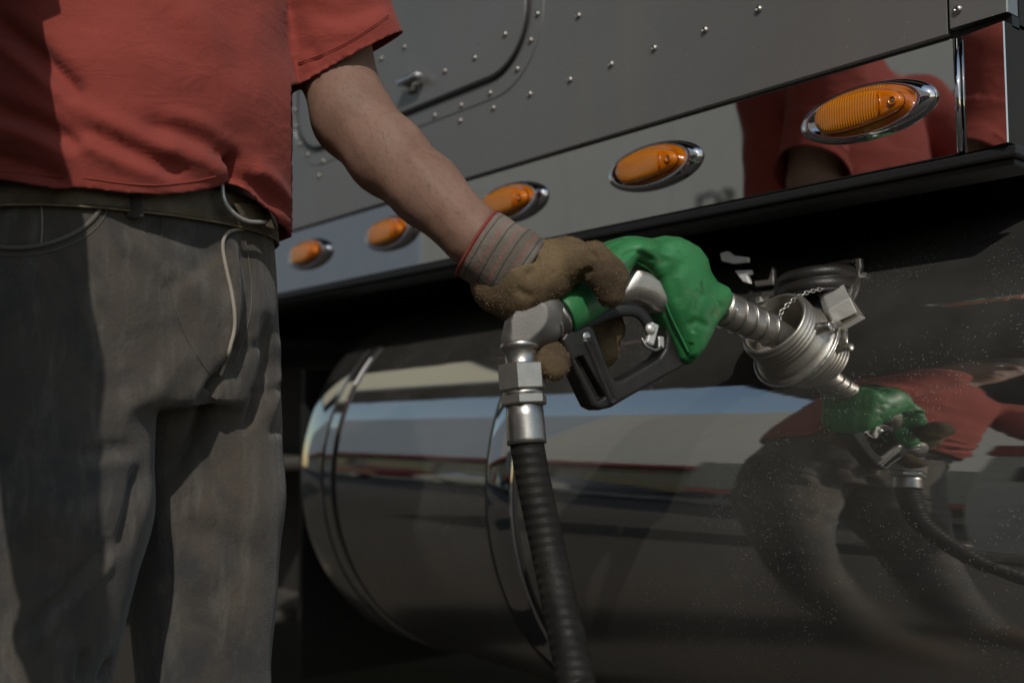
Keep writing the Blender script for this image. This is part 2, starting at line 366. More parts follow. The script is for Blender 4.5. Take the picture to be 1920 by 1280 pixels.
# ------------------------------------------------------------------ signed distance modelling
class Field:
    def __init__(s, lo, hi, h):
        s.lo = np.array(lo, float); s.h = h; s.n = np.ceil((np.array(hi, float) - s.lo) / h).astype(int) + 1
        s.F = np.full(s.n, .08)
    def sub(s, lo, hi):
        i0 = np.clip(((np.array(lo) - s.lo) / s.h).astype(int), 0, s.n - 1); i1 = np.clip(((np.array(hi) - s.lo) / s.h).astype(int) + 2, 1, s.n)
        ax = [s.lo[k] + s.h * np.arange(i0[k], i1[k]) for k in range(3)]
        return (slice(i0[0], i1[0]), slice(i0[1], i1[1]), slice(i0[2], i1[2])), np.meshgrid(*ax, indexing='ij')
    def merge(s, sl, d, k):
        A = s.F[sl]
        if k > 0:
            hh = np.clip(.5 + .5 * (A - d) / k, 0, 1); s.F[sl] = A * (1 - hh) + d * hh - k * hh * (1 - hh)
        else: s.F[sl] = np.minimum(A, d)
    def cap(s, a, b, ra, rb=None, k=.01, flat=1.0, fax=None):
        rb = ra if rb is None else rb; a = np.array(a, float); b = np.array(b, float); m = max(ra, rb) * max(1, flat) + k + .03
        sl, (X, Y, Z) = s.sub(np.minimum(a, b) - m, np.maximum(a, b) + m)
        if X.size == 0: return
        ab = b - a; L = max(ab @ ab, 1e-9)
        t = np.clip(((X - a[0]) * ab[0] + (Y - a[1]) * ab[1] + (Z - a[2]) * ab[2]) / L, 0, 1)
        dx, dy, dz = X - a[0] - t * ab[0], Y - a[1] - t * ab[1], Z - a[2] - t * ab[2]
        if fax is not None:
            f = np.array(fax, float); f /= np.linalg.norm(f); q = dx * f[0] + dy * f[1] + dz * f[2]; e = q * (1 / flat - 1)
            dx, dy, dz = dx + e * f[0], dy + e * f[1], dz + e * f[2]
        s.merge(sl, np.sqrt(dx * dx + dy * dy + dz * dz) - (ra + (rb - ra) * t), k)
    def chain(s, pts, rs, k=.01, **kw):
        for i in range(len(pts) - 1): s.cap(pts[i], pts[i + 1], rs[i], rs[i + 1], k, **kw)
    def surf(s):
        F = s.F; sg = F < 0; nx, ny, nz = F.shape; c = [nx - 1, ny - 1, nz - 1]
        acc = np.zeros((*c, 3)); cnt = np.zeros(c)
        for ax in range(3):
            o = [0, 1, 2]; o.remove(ax)
            for p in (0, 1):
                for q in (0, 1):
                    s0 = [None] * 3; s0[ax] = slice(0, c[ax]); s0[o[0]] = slice(p, p + c[o[0]]); s0[o[1]] = slice(q, q + c[o[1]])
                    s1 = list(s0); s1[ax] = slice(1, 1 + c[ax])
                    a, b = F[tuple(s0)], F[tuple(s1)]; msk = (a < 0) != (b < 0); t = np.where(msk, a / np.where(msk, a - b, 1), 0)
                    cnt += msk; acc[..., ax] += t * msk; acc[..., o[0]] += p * msk; acc[..., o[1]] += q * msk
        act = cnt > 0; idx = -np.ones(c, int); idx[act] = np.arange(act.sum())
        g = np.argwhere(act); V = s.lo + s.h * (g + acc[act] / cnt[act][:, None]); Q = []
        for ax in range(3):
            o = [(ax + 1) % 3, (ax + 2) % 3]
            s0 = [slice(None)] * 3; s1 = [slice(None)] * 3; s0[ax] = slice(0, c[ax]); s1[ax] = slice(1, None)
            for k in o: s0[k] = s1[k] = slice(1, c[k])
            a, b = sg[tuple(s0)], sg[tuple(s1)]
            for cond, rev in ((a & ~b, False), (~a & b, True)):
                e = np.argwhere(cond)
                if len(e) == 0: continue
                for k in o: e[:, k] += 1
                def at(d0, d1):
                    q = e.copy(); q[:, o[0]] -= d0; q[:, o[1]] -= d1; return idx[q[:, 0], q[:, 1], q[:, 2]]
                f = np.stack([at(1, 1), at(0, 1), at(0, 0), at(1, 0)], 1); Q.append(f[:, ::-1] if rev else f)
        return V, np.concatenate(Q)
def relax(V, F, it=2, lam=.5):
    E = np.concatenate([F[:, [0, 1]], F[:, [1, 2]], F[:, [2, 3]], F[:, [3, 0]]]); E = np.concatenate([E, E[:, ::-1]])
    n = np.bincount(E[:, 0], minlength=len(V)).astype(float); n[n == 0] = 1
    for _ in range(it):
        A = np.stack([np.bincount(E[:, 0], V[E[:, 1], k], len(V)) for k in range(3)], 1) / n[:, None]; V = V + lam * (A - V)
    return V
def normals(V, F):
    n = np.cross(V[F[:, 2]] - V[F[:, 0]], V[F[:, 3]] - V[F[:, 1]]); N = np.zeros_like(V)
    for k in range(4):
        for a in range(3): N[:, a] += np.bincount(F[:, k], n[:, a], len(V))
    return N / (np.linalg.norm(N, axis=1)[:, None] + 1e-12)
def nz(V, scale, seed=0):
    o = Vector((seed * 3.1, seed * 7.7, seed * 1.3)); return np.array([noise.noise(Vector(v) * scale + o) for v in V])
def pldist(px, py, pl):
    best = np.full(len(px), 1e9); tt = np.zeros(len(px)); side = np.zeros(len(px)); n = len(pl) - 1
    for i in range(n):
        a, b = np.array(pl[i], float), np.array(pl[i + 1], float); ab = b - a; L = ab @ ab
        t = np.clip(((px - a[0]) * ab[0] + (py - a[1]) * ab[1]) / L, 0, 1)
        dx, dy = px - a[0] - t * ab[0], py - a[1] - t * ab[1]; d = np.hypot(dx, dy); m = d < best
        best[m] = d[m]; tt[m] = (i + t[m]) / n; side[m] = np.sign(ab[0] * dy - ab[1] * dx)[m]
    return best, tt, side
def folds(V, F, strokes):
    """relief of a garment: each fold is a soft valley (amp<0) or ridge (amp>0) running along a line"""
    N = normals(V, F); px, py, d = proj(V); tocam = np.array(CAM) - V; face = (N * tocam).sum(1) / np.linalg.norm(tocam, axis=1)
    fm = np.clip(face * 4, 0, 1)
    for pl, wd, amp in strokes:
        q, t, sd = pldist(px, py, pl); tap = np.clip(np.minimum(t, 1 - t) * 5 + .15, 0, 1)
        V = V + N * (fm * tap * amp * np.exp(-(q / wd) ** 2))[:, None]
    return V

# ------------------------------------------------------------------ setting
g = [(-150, -150, 0), (150, -150, 0), (150, 150, 0), (-150, 150, 0)]
tag(mesh('ground', g, [(0, 1, 2, 3)], 'ground', smooth=False), kind='structure')

# store with a tall panelled fascia, seen mirrored in the tank and skirt
st = empty('store_building', (-8, -16, 0), label='long store building with pale panelled fascia and red edge across the forecourt', cat='building')
FY = -10.0
mesh('wall', *box(-60, 14, -18, FY - 1.0, 0, 3.39), 'wall', st, smooth=False)
mesh('fascia', [(-17.5, FY, 3.44), (14, FY, 3.44), (14, FY, 9.6), (-17.5, FY, 9.6)], [(3, 2, 1, 0)], 'fascia', st, smooth=False)
mesh('fascia', [(-60, FY, 3.44), (-17.52, FY, 3.44), (-17.52, FY, 9.6), (-60, FY, 9.6)], [(3, 2, 1, 0)], 'fascia_sky_tint', st, smooth=False)
mesh('roof', *box(-60, 14, -18, FY - .02, 3.40, 3.45), 'dark', st, smooth=False)
mesh('fascia_stripe', *box(-60.1, 14.1, FY - .9, FY + .03, 3.15, 3.43), 'red', st, smooth=False)
for k in range(9):
    x = -30 + k * 4.6; wf = mesh('window', *box(x, x + 3.6, FY - 1.02, FY - .94, .5, 2.8, .02), 'black', st, smooth=False)
    mesh('pane', *box(x + .1, x + 3.5, FY - .95, FY - .92, .6, 2.7), 'glass', wf, smooth=False)
def text(name, body, size, ext, m, parent):
    cu = bpy.data.curves.new(name, 'FONT'); cu.body = body; cu.size = size; cu.extrude = ext; cu.align_x = 'CENTER'
    o = bpy.data.objects.new(name, cu); COL.objects.link(o); dg = bpy.context.evaluated_depsgraph_get()
    me = bpy.data.meshes.new_from_object(o.evaluated_get(dg)); bpy.data.objects.remove(o); me.materials.append(M[m])
    o = bpy.data.objects.new(name, me); COL.objects.link(o); return o
lt = text('lettering', 'SCI', .50, .03, 'black', st)
lt.matrix_world = Matrix(((-1, 0, 0, -9.9), (0, 0, 1, FY + .05), (0, 1, 0, 3.78), (0, 0, 0, 1))); put(lt, st)

def canopy(x0, x1, y0, y1, m, label, posts, glow_=None):
    c = empty('canopy', ((x0 + x1) / 2, (y0 + y1) / 2, 0), label=label, cat='canopy')
    if glow_:
        a, b, p, q = glow_; parts = [box(x0, a, y0, y1, 4.8, 5.1), box(b, x1, y0, y1, 4.8, 5.1), box(a, b, y0, p, 4.8, 5.1), box(a, b, q, y1, 4.8, 5.1)]
        mesh('canopy_roof', *join(parts), m, c, smooth=False)
    else: mesh('canopy_roof', *box(x0, x1, y0, y1, 4.8, 5.5, .03), m, c, smooth=False)
    mesh('edge_trim', *box(x0 - .04, x1 + .04, y0 - .05, y0 - .003, 4.78, 5.55), 'dark', c, smooth=False)
    if glow_: mesh('cream_glow_panel', [(glow_[0], glow_[2], 4.9), (glow_[1], glow_[2], 4.9), (glow_[1], glow_[3], 4.9), (glow_[0], glow_[3], 4.9)], [(0, 1, 2, 3)], 'glow_sheet', c, smooth=False)  # added sheet, there only to glow cream in the tank's reflection
    for (x, y) in posts: mesh('post', *box(x - .15, x + .15, y - .15, y + .15, 0, 4.8, .02), 'white', c, smooth=False)
canopy(-16, -2.6, -2.1, 6, 'soffit', 'pale panelled forecourt canopy over the front of the truck', [(-9, 4.8)], (-15.9, -7.2, -1.25, .50))
canopy(-2.55, .2, -2.1, 6, 'brown', 'dark brown canopy roof over the fuel tank', [(-.5, 5.2)])
canopy(-5.4, -1.8, -4.6, -2.2, 'brown', 'small dark canopy roof jutting out toward the store', [])

# box truck and parked cars across the forecourt
def wheel(name, c, r, w_, parent, rim='steel'):
    V, F = lathe((c[0], c[1] - w_ / 2, c[2]), (0, 1, 0), [(0, r * .55), (0, r * .9), (w_ * .12, r), (w_ * .88, r), (w_, r * .9), (w_, r * .55)], 40)
    wv = mesh(name, V, F, 'rubber', parent)
    s = mesh('rim', *lathe((c[0], c[1] - w_ / 2 - .01, c[2]), (0, 1, 0), [(0, r * .2), (0, r * .56), (.03, r * .6), (w_ * .9, r * .6), (w_ + .02, r * .56), (w_ + .02, r * .2)], 32), rim, wv)
    return wv
bt = empty('box_truck', (-6, -8, 0), label='white box truck with a red lower stripe parked across the forecourt', cat='truck')
mesh('cargo_box', *box(-9.6, -3.6, -9.4, -7.4, 1.25, 3.1, .04), 'van', bt, smooth=False)
mesh('side_stripe', *box(-9.55, -3.65, -7.398, -7.37, 1.02, 1.24), 'red', bt, smooth=False)
mesh('cab', *box(-3.5, -1.9, -9.3, -7.5, .5, 2.4, .15, 4), 'white', bt, smooth=False)
mesh('chassis', *box(-9.4, -2.2, -8.9, -7.9, .6, 1.0), 'dark', bt, smooth=False)
mesh('windscreen', *box(-1.93, -1.88, -9.1, -7.7, 1.5, 2.2), 'glass', bt, smooth=False)
for x in (-8.4, -2.8): wheel('wheel', (x, -7.55, .45), .45, .25, bt)
def car(x, y, paint, label):
    c = empty('parked_car', (x, y, 0), label=label, cat='car', group='cars parked before the store')
    prof = [(-2.2, .45), (-2.2, .85), (-1.5, .95), (-.8, 1.4), (.7, 1.42), (1.5, 1.0), (2.15, .9), (2.2, .45)]
    V = [(x + a, y + s * (.85 if b < 1.1 else .7), b) for s in (-1, 1) for a, b in prof]; n = len(prof)
    F = [tuple(range(n)), tuple(range(n, 2 * n))[::-1]] + [(i, i + n, (i + 1) % n + n, (i + 1) % n) for i in range(n)]
    mesh('body', V, F, paint, c, smooth=False)
    mesh('side_window', *box(x - .75, x + 1.1, y + .72, y + .80, .98, 1.32, .03), 'glass', c, smooth=False)
    for q in (-1.4, 1.4): wheel('wheel', (x + q, y + .78, .32), .32, .2, c)
M['carred'] = mat('car_red', (.3, .03, .03), .25); M['carsil'] = mat('car_silver', (.45, .46, .5), .3, .6)
car(-14.0, -8.2, 'carsil', 'silver car parked left of the box truck')
car(-19.5, -8.0, 'carred', 'dark red car parked farthest along the store')

# ------------------------------------------------------------------ the truck
WY = .965
lampx = [onY(px, py, WY) for px, py in ((1628, 212), (1230, 312), (963, 379), (738, 438), (585, 481))]
LZ = sum(p.z for p in lampx) / 5
print('lamp x', [round(p.x, 3) for p in lampx], 'z', [round(p.z, 3) for p in lampx])
SEAM = onY(1228, 233, WY).z; BOT = onY(1450, 362, WY).z
print('seam', SEAM, onY(700, 386, WY).z, 'bot', BOT, onY(1040, 443, WY).z, onY(1840, 290, WY).z)
XR = onY(1893, 60, WY).x
truck = empty('semi_truck', (-3, 2.2, 0), label='grey semi truck with riveted sleeper, mirror polished skirt and amber markers', cat='truck')
# sleeper side panel: plate with real thickness and a rounded rear corner
def plate(x0, x1, z0, z1, y, th, rc=0.0, cr=(0, 0, 0, 0)):
    """upright plate; outline rounded by radii cr (lower left, lower right, upper right, upper left)"""
    pts = []
    for (cx, cz, sx, sz, r, a0) in ((x0, z0, 1, 1, cr[0], 180), (x1, z0, -1, 1, cr[1], 270), (x1, z1, -1, -1, cr[2], 0), (x0, z1, 1, -1, cr[3], 90)):
        if r == 0: pts.append((cx, cz)); continue
        for k in range(13):
            a = math.radians(a0 + 90 * k / 12); pts.append((cx + sx * r + r * math.cos(a), cz + sz * r + r * math.sin(a)))
    return pts
def extr(pts, y, th, bev=.0012):
    """outline in x,z extruded from y (front, toward the camera) back by th, front edge softened"""
    n = len(pts); c = (sum(p[0] for p in pts) / n, sum(p[1] for p in pts) / n); V, F = [], []
    N = []
    for i in range(n):
        a, b = pts[i - 1], pts[(i + 1) % n]; d = Vector((b[0] - a[0], b[1] - a[1])); d = Vector((d.y, -d.x)).normalized() if d.length else Vector((0, 0)); N.append(d)
    for off, yy in ((bev, y), (0, y + bev), (0, y + th)):
        for p, q in zip(pts, N): V.append((p[0] - q.x * off, yy, p[1] - q.y * off))
    for j in range(2):
        for i in range(n): k = (i + 1) % n; F.append((j * n + i, j * n + k, (j + 1) * n + k, (j + 1) * n + i))
    F.append(tuple(range(n))[::-1]); return V, F
mesh('sleeper_panel', *extr(plate(-3.3, XR - .06, SEAM + .003, 3.3, WY, .01), WY, .02), 'paint', truck, smooth=False)
p_ = onY(1782, 30, WY)
mesh('corner_panel', *extr(plate(p_.x, XR, SEAM + .007, 3.3, WY, .01), WY - .0025, .02), 'paint', truck, smooth=False)
mesh('sleeper_shell', *box(-3.3, XR - .004, WY + .021, 3.45, BOT + .03, 3.34), 'black', truck, smooth=False)
# rest of the cab and bonnet, out of the frame to the left
mesh('cab_shell', *box(-4.7, -3.305, WY + .0, 3.45, 1.0, 2.9, .08, 4), 'paint', truck, smooth=False)
mesh('bonnet', *box(-6.6, -4.72, 1.35, 3.1, .8, 1.95, .2, 5), 'paint', truck, smooth=False)
mesh('bumper', *box(-6.85, -6.62, 1.0, 3.45, .4, .85, .05, 3), 'chrome', truck, smooth=False)
# door
dz = onY(780, 203, WY).z; dx1 = onY(990, 2, WY).x; dx0 = onY(563, 190, WY).x; print('door', dx0, dx1, dz)
door = mesh('door', *extr(plate(dx0, dx1, dz, 2.3, WY, .01, cr=(.085, .085, .085, .085)), WY - .004, .0035, .002), 'paint', truck, smooth=False)
def loop(x0, x1, z0, z1, r, y, rad, m, name, parent, flat=1.0):
    pts = [Vector((a, y, b)) for a, b in plate(x0, x1, z0, z1, 0, 0, cr=(r, r, r, r))]
    dense = []
    for i in range(len(pts)):
        a, b = pts[i], pts[(i + 1) % len(pts)]; k = max(1, int((b - a).length / .05)); dense += [a.lerp(b, j / k) for j in range(k)]
    dense.append(dense[0]); return mesh(name, *tube(dense, rad, 8, cap=False, flat=flat, up=(0, 1, 0)), m, parent)
loop(dx0 - .003, dx1 + .003, dz - .003, 2.303, .088, WY - .002, .0030, 'rubber', 'door_seal', door)
jx = onY(1019, 8, WY).x; jz = onY(800, 232, WY).z
loop(dx0 - .022, jx, jz, 2.33, .11, WY, .0014, 'paint', 'door_flange', door)
# latch
lc = onY(785, 153, WY)
hd = mesh('latch', *box(lc.x - .030, lc.x + .028, WY - .026, WY - .010, lc.z - .006, lc.z + .006, .004, 3), 'chrome', door)
mesh('latch_base', *box(lc.x - .022, lc.x - .002, WY - .012, WY - .004, lc.z - .018, lc.z + .002, .003, 3), 'steel', hd)
# rivets
rv = [(1085, 30), (1423, 18), (1322, 57), (1227, 91), (1146, 121), (1069, 150), (994, 177), (925, 203), (863, 227), (951, 66), (894, 110), (838, 135),
      (762, 90), (719, 111), (1008, 27), (995, 76), (970, 130), (919, 175), (865, 198), (815, 217), (1798, 20), (553, 207), (556, 238), (563, 270), (577, 290), (606, 303), (598, 330)]
r0 = None
for px, py in rv:
    p = onY(px, py, WY)
    yy = WY - (.0022 if px > 1780 else 0.0) - (.004 if (dx0 + .01 < p.x < dx1 - .01 and p.z > dz + .01) else 0)
    if r0 is None:
        V, F = lathe((0, 0, 0), (0, -1, 0), [(0, .0045), (.0012, .0045), (.0026, .0037), (.0036, .0022), (.0036, .0015), (.0022, .0012)], 20)
        r0 = mesh('rivet', V, F, 'steel'); r = r0
    else: r = r0.copy(); COL.objects.link(r)
    r.location = (p.x, yy, p.z); r.rotation_euler = (0, random.random() * 6, 0) if False else (0, 0, 0)
    r.location = (p.x, yy, p.z); put(r, truck)
# mirror skirt
sk = mesh('skirt', *extr(plate(-3.3, onY(1797, 170, WY).x, BOT, SEAM - .003, WY, .01), WY - .003, .012), 'mirror', truck, smooth=False)
jxx = onY(1800, 170, WY).x
V, F = [], []
ang = [(jxx + .004, WY - .002), (XR - .001, WY - .0105), (XR, WY - .0095)]
for zz in (BOT, SEAM - .004): V += [(a, b, zz) for a, b in ang]
n = len(ang); F = [(i, i + 1, n + i + 1, n + i) for i in range(n - 1)]
mesh('skirt_corner', V, F, 'mirror', truck, smooth=False)
mesh('skirt_joint', *tube([(jxx, WY - .004, BOT + .002), (jxx, WY - .004, SEAM - .006)], .0032, 12), 'chrome', truck)
mesh('skirt_lip', *box(-3.3, XR + .006, WY - .006, WY + .03, BOT - .012, BOT - .002, .002), 'rubber', truck, smooth=False)
mesh('skirt_flange', *box(-3.3, XR, WY + .0, WY + .05, BOT - .019, BOT - .0125, .002), 'rubber', truck, smooth=False)
mesh('seam_gap', *box(-3.3, XR, WY + .006, WY + .02, SEAM - .006, SEAM + .006), 'black', truck, smooth=False)
mesh('back_wall', *box(XR - .003, XR, WY - .009, 3.4, BOT, SEAM - .004), 'dark', truck, smooth=False)
mesh('back_wall', *box(XR - .003, XR, WY + .021, 3.4, SEAM, 3.3), 'dark', truck, smooth=False)

# marker lights
def make_marker():
    e = mesh('marker_light', *oval_bezel(), 'chrome')
    L = []
    prof = [(-.058, -.006), (-.060, .0), (-.058, .009), (-.050, .0155), (-.035, .0185), (-.015, .0195), (.01, .019), (.03, .0155), (.045, .010), (.052, .003), (.052, -.003), (.047, -.0085), (.035, -.013), (.015, -.0165), (-.01, -.0185), (-.035, -.0185), (-.050, -.015)]
    c = (-.008, 0); rings = [(1, 0), (1, -.004), (.96, -.0065), (.85, -.0078), (.6, -.009), (.3, -.0095), (.02, -.0097)]
    V, F = [], []; n = len(prof)
    P2 = []
    for i in range(n):
        a, b, c0, d = (Vector(prof[(i + k) % n]) for k in (-1, 0, 1, 2))
        for t in (0, .25, .5, .75): P2.append(.5 * ((2 * b) + (-a + c0) * t + (2 * a - 5 * b + 4 * c0 - d) * t * t + (-a + 3 * b - 3 * c0 + d) * t ** 3))
    n = len(P2)
    for s, y in rings: V += [(-.006 + .90 * s * (p.x - c[0]), y - .0105, .92 * s * p.y) for p in P2]
    for j in range(len(rings) - 1):
        for i in range(n): k = (i + 1) % n; F.append((j * n + i, j * n + k, (j + 1) * n + k, (j + 1) * n + i))
    F.append(tuple((len(rings) - 1) * n + i for i in range(n)))
    lens = mesh('lens', V, F, 'amber'); lens.parent = e
    rib = tube([(.026, -.0190, .0105), (.028, -.0200, 0), (.026, -.0190, -.0105)], .0009, 8)
    bs = lathe((.040, -.015, .0), (0, -1, 0), [(0, .0052), (.004, .0050), (.0055, .0042), (.0045, .0028), (.003, .0026)], 20)
    q = mesh('lens_boss', *bs, 'amber'); q.parent = e
    q = mesh('lens_ridge', *rib, 'amber'); q.parent = e
    sc = mesh('screw', *lathe((.040, -.0172, 0), (0, -1, 0), [(0, .0026), (.001, .0026), (.002, .0015)], 12), 'steel'); sc.parent = e
    return e
def oval_bezel():
    V, F = [], []; n = 64; rings = [(1, 0), (1.0, -.002), (.985, -.0045), (.93, -.0082), (.86, -.0105), (.80, -.0108), (.78, -.0095), (.5, -.0095), (.02, -.0095)]
    for s, y in rings:
        for i in range(n):
            t = 2 * math.pi * i / n; V.append((.078 * s * math.cos(t) * (1 - .0), y - (0.004 * (1 - s) if s > .7 else 0), .0290 * (s ** .9) * math.sin(t)))
    for j in range(len(rings) - 1):
        for i in range(n): k = (i + 1) % n; F.append((j * n + i, j * n + k, (j + 1) * n + k, (j + 1) * n + i))
    F.append(tuple((len(rings) - 1) * n + i for i in range(n))); return V, F
mk = make_marker()
dl = (lampx[0].x - lampx[4].x) / 4
for i in range(5):
    if i == 0: e = mk
    else:
        e = mk.copy(); COL.objects.link(e)
        for ch in mk.children:
            c = ch.copy(); COL.objects.link(c); c.parent = e
    e.location = (lampx[i].x, WY - .003, LZ); put(e, truck)

# ------------------------------------------------------------------ tank
TY, TZ, TR = 1.205, .688, .335
TROT = Matrix.Rotation(math.radians(-2.5), 3, 'Z'); TINV = TROT.transposed()
def tlx(px, py):
    r = TINV @ ray(px, py); return (r * ((TY - TR) / r.y)).x
def tw(vf): return [TROT @ Vector(v) for v in vf[0]], vf[1]
TX0, TX1 = tlx(553, 880), tlx(1917, 900) + .045
prof = [(0, .0), (0, .10), (.0, .22), (.002, TR - .05), (.008, TR - .02), (.020, TR - .003), (.030, TR), (.104, TR), (.109, TR - .005), (.113, TR - .005), (.118, TR + .001), (.150, TR + .003), (.154, TR - .003), (.158, TR - .003), (.162, TR - .0005)]
L = TX1 - TX0; prof += [(L - .03, TR - .0005), (L - .01, TR - .01), (L, TR - .04), (L, .02)]
prof = [(a, max(b, .002)) for a, b in prof]
V, F = tw(lathe((TX0, TY, TZ), (1, 0, 0), prof, 256))
tank = mesh('fuel_tank', V, F, 'tank', truck)
tank.data.set_sharp_from_angle(angle=math.radians(25))
# strap with its dark rubber liner
SX = tlx(912, 900); print('strap x', SX)
mesh('tank_strap', *tw(lathe((SX + .008, TY, TZ), (1, 0, 0), [(0, TR), (0, TR + .005), (.003, TR + .006), (.052, TR + .006), (.055, TR + .005), (.055, TR)], 200, cap=False)), 'mirror', tank)
for lp in (lathe((SX, TY, TZ), (1, 0, 0), [(0, TR), (.001, TR + .0035), (.007, TR + .0035), (.0075, TR)], 200, cap=False), lathe((SX + .0635, TY, TZ), (1, 0, 0), [(0, TR), (.001, TR + .0025), (.004, TR + .0025), (.0045, TR)], 200, cap=False)): mesh('strap_liner', *tw(lp), 'rubber', tank)
for x in (SX, -.7): mesh('tank_bracket', *tw(box(x, x + .08, 1.48, 1.61, .34, .62, .01)), 'black', tank, smooth=False)
for hh in (.111, .156): mesh('groove_shade', *tw(lathe((TX0 + hh, TY, TZ), (1, 0, 0), [(-.003, TR - .003), (-.0025, TR + .0006), (.0025, TR + .0006), (.003, TR - .003)], 256, cap=False)), 'rubber', tank)  # dark rings put the shade of the rim grooves into colour
# filler neck: on the upper front of the tank
r = TINV @ ray(1492, 648); b_ = None
for k in range(700):
    q = CAM + r * (.9 + k * .001)
    if math.hypot(q.y - TY, q.z - TZ) < TR: b_ = q; break
rad = Vector((0, b_.y - TY, b_.z - TZ)).normalized(); NB = TROT @ (Vector((b_.x, TY, TZ)) + rad * TR); rad = TROT @ rad; print('neck base', NB, rad, (NB - CAM).dot(FW))
NR = .0400; pf = [(-.014, NR + .012), (-.002, NR + .009), (.002, NR + .0075), (.004, NR + .0035), (.008, NR + .0042), (.010, NR + .004), (.013, NR + .0012), (.016, NR + .001)]
for k in range(4): h = .019 + k * .0050; pf += [(h, NR - .0012), (h + .0012, NR + .0012), (h + .0032, NR + .0012), (h + .0044, NR - .0012)]
pf += [(.0395, NR - .001), (.0415, NR - .0015), (.0425, NR - .003), (.0415, NR - .005), (.02, NR - .006), (-.01, NR - .0065)]
mesh('filler_neck', *lathe(NB, rad, pf, 96, cap=False), 'alu', tank)
a_, b2_, _ = frame(rad); wb = []
for q in range(97):
    t_ = q * 2 * math.pi / 96; d_ = a_ * math.cos(t_) + b2_ * math.sin(t_); p = TINV @ (NB + d_ * (NR + .0105)); k_ = TR / math.hypot(p.y - TY, p.z - TZ)
    wb.append(TROT @ Vector((p.x, TY + (p.y - TY) * k_, TZ + (p.z - TZ) * k_)))
mesh('weld_bead', *tube(wb, [.0022 + .0002 * math.sin(q * 2.1) for q in range(97)], 8, cap=False), 'steel', tank)
TOP = NB + rad * .042
mesh('neck_well', *lathe(NB - rad * .008, rad, [(0, .002), (0, NR - .006)], 48, cap=False), 'black', tank)
# hinge lug
ha, hb, _ = frame(rad)
lug = NB + rad * .022 + Vector((.046, .004, .004))
mesh('hinge_lug', *join([tube([NB + rad * .02 + Vector((.035, 0, 0)), lug, lug + Vector((.006, .02, .004))], [.005, .005, .0035], 12), lathe(lug - Vector((.008, 0, 0)), (1, 0, 0), [(0, .004), (.001, .005), (.017, .005), (.018, .004)], 20)]), 'steel', tank)
def tdep(px, py, off=0.0):
    r = TINV @ ray(px, py)
    for k in range(700):
        q = CAM + r * (.9 + k * .001)
        if math.hypot(q.y - TY, q.z - TZ) < TR: return .9 + k * .001 + off
    return 1.25 + off
print('tdep', tdep(1534, 534), tdep(1582, 535), tdep(1606, 586))
# cap lying open behind the neck
ccn = D(1536, 528, tdep(1536, 540, .012)); cax = Vector((-.12, .05, .99)).normalized()
cap = mesh('fuel_cap', *lathe(ccn - cax * .02, cax, [(0, .034), (0, .047), (.002, .050), (.012, .050), (.013, .048), (.015, .048), (.016, .050), (.024, .049), (.028, .044), (.030, .02), (.030, .002)], 64), 'plastic', tank)
mesh('cap_band', *lathe(ccn - cax * .022, cax, [(0, .0465), (-.001, .049), (.001, .0505), (.002, .0505), (.003, .0495)], 64, cap=False), 'plastic', cap)
# bright folded ear of the cap
ea, eb, ec, ed, ef_, eg = D(1542, 550, tdep(1542, 550, -.014)), D(1583, 533, tdep(1583, 533, -.016)), D(1608, 586, tdep(1608, 586, -.004)), D(1564, 606, tdep(1564, 606, -.006)), D(1594, 557, tdep(1594, 557, -.030)), D(1553, 580, tdep(1553, 580, -.030))
dn = FW * .004
V = [ea, eb, ef_, eg, ec, ed]; V = V + [v + FW * .02 for v in V]
F = [(0, 1, 2, 3), (3, 2, 4, 5), (6, 9, 8, 7), (9, 11, 10, 8), (0, 6, 7, 1), (1, 7, 8, 2), (2, 8, 10, 4), (4, 10, 11, 5), (5, 11, 9, 3), (3, 9, 6, 0)]
M['ear'] = mat('bright_steel', (.74, .72, .68), .42, .55, bump=.3, bscale=300)
ear = mesh('cap_ear', V, F, 'ear', cap, smooth=False); bv = ear.modifiers.new('b', 'BEVEL'); bv.width = .0012; bv.segments = 2
# chain
cp = smooth_path([D(a, b, (TOP - CAM).dot(FW) + o) for a, b, o in ((1470, 645, .005), (1463, 615, -.006), (1464, 588, -.006), (1482, 567, -.002), (1512, 549, .006), (1543, 541, .018))], 12)
ln = [0]
for i in range(1, len(cp)): ln.append(ln[-1] + (cp[i] - cp[i - 1]).length)
def along(s):
    for i in range(1, len(cp)):
        if ln[i] >= s: t = (s - ln[i - 1]) / (ln[i] - ln[i - 1]); return cp[i - 1].lerp(cp[i], t), (cp[i] - cp[i - 1]).normalized()
    return cp[-1], (cp[-1] - cp[-2]).normalized()
parts = []; s = 0; k = 0
while s < ln[-1]:
    c, t = along(s); a, b, _ = frame(t); x = a if k % 2 else b
    lk = [c + t * (.0034 * math.cos(q * math.pi / 6)) + x * (.0019 * math.sin(q * math.pi / 6)) for q in range(13)]
    parts.append(tube(lk, .0007, 6, cap=False)); s += .0048; k += 1
mesh('cap_chain', *join(parts), 'steel', tank)

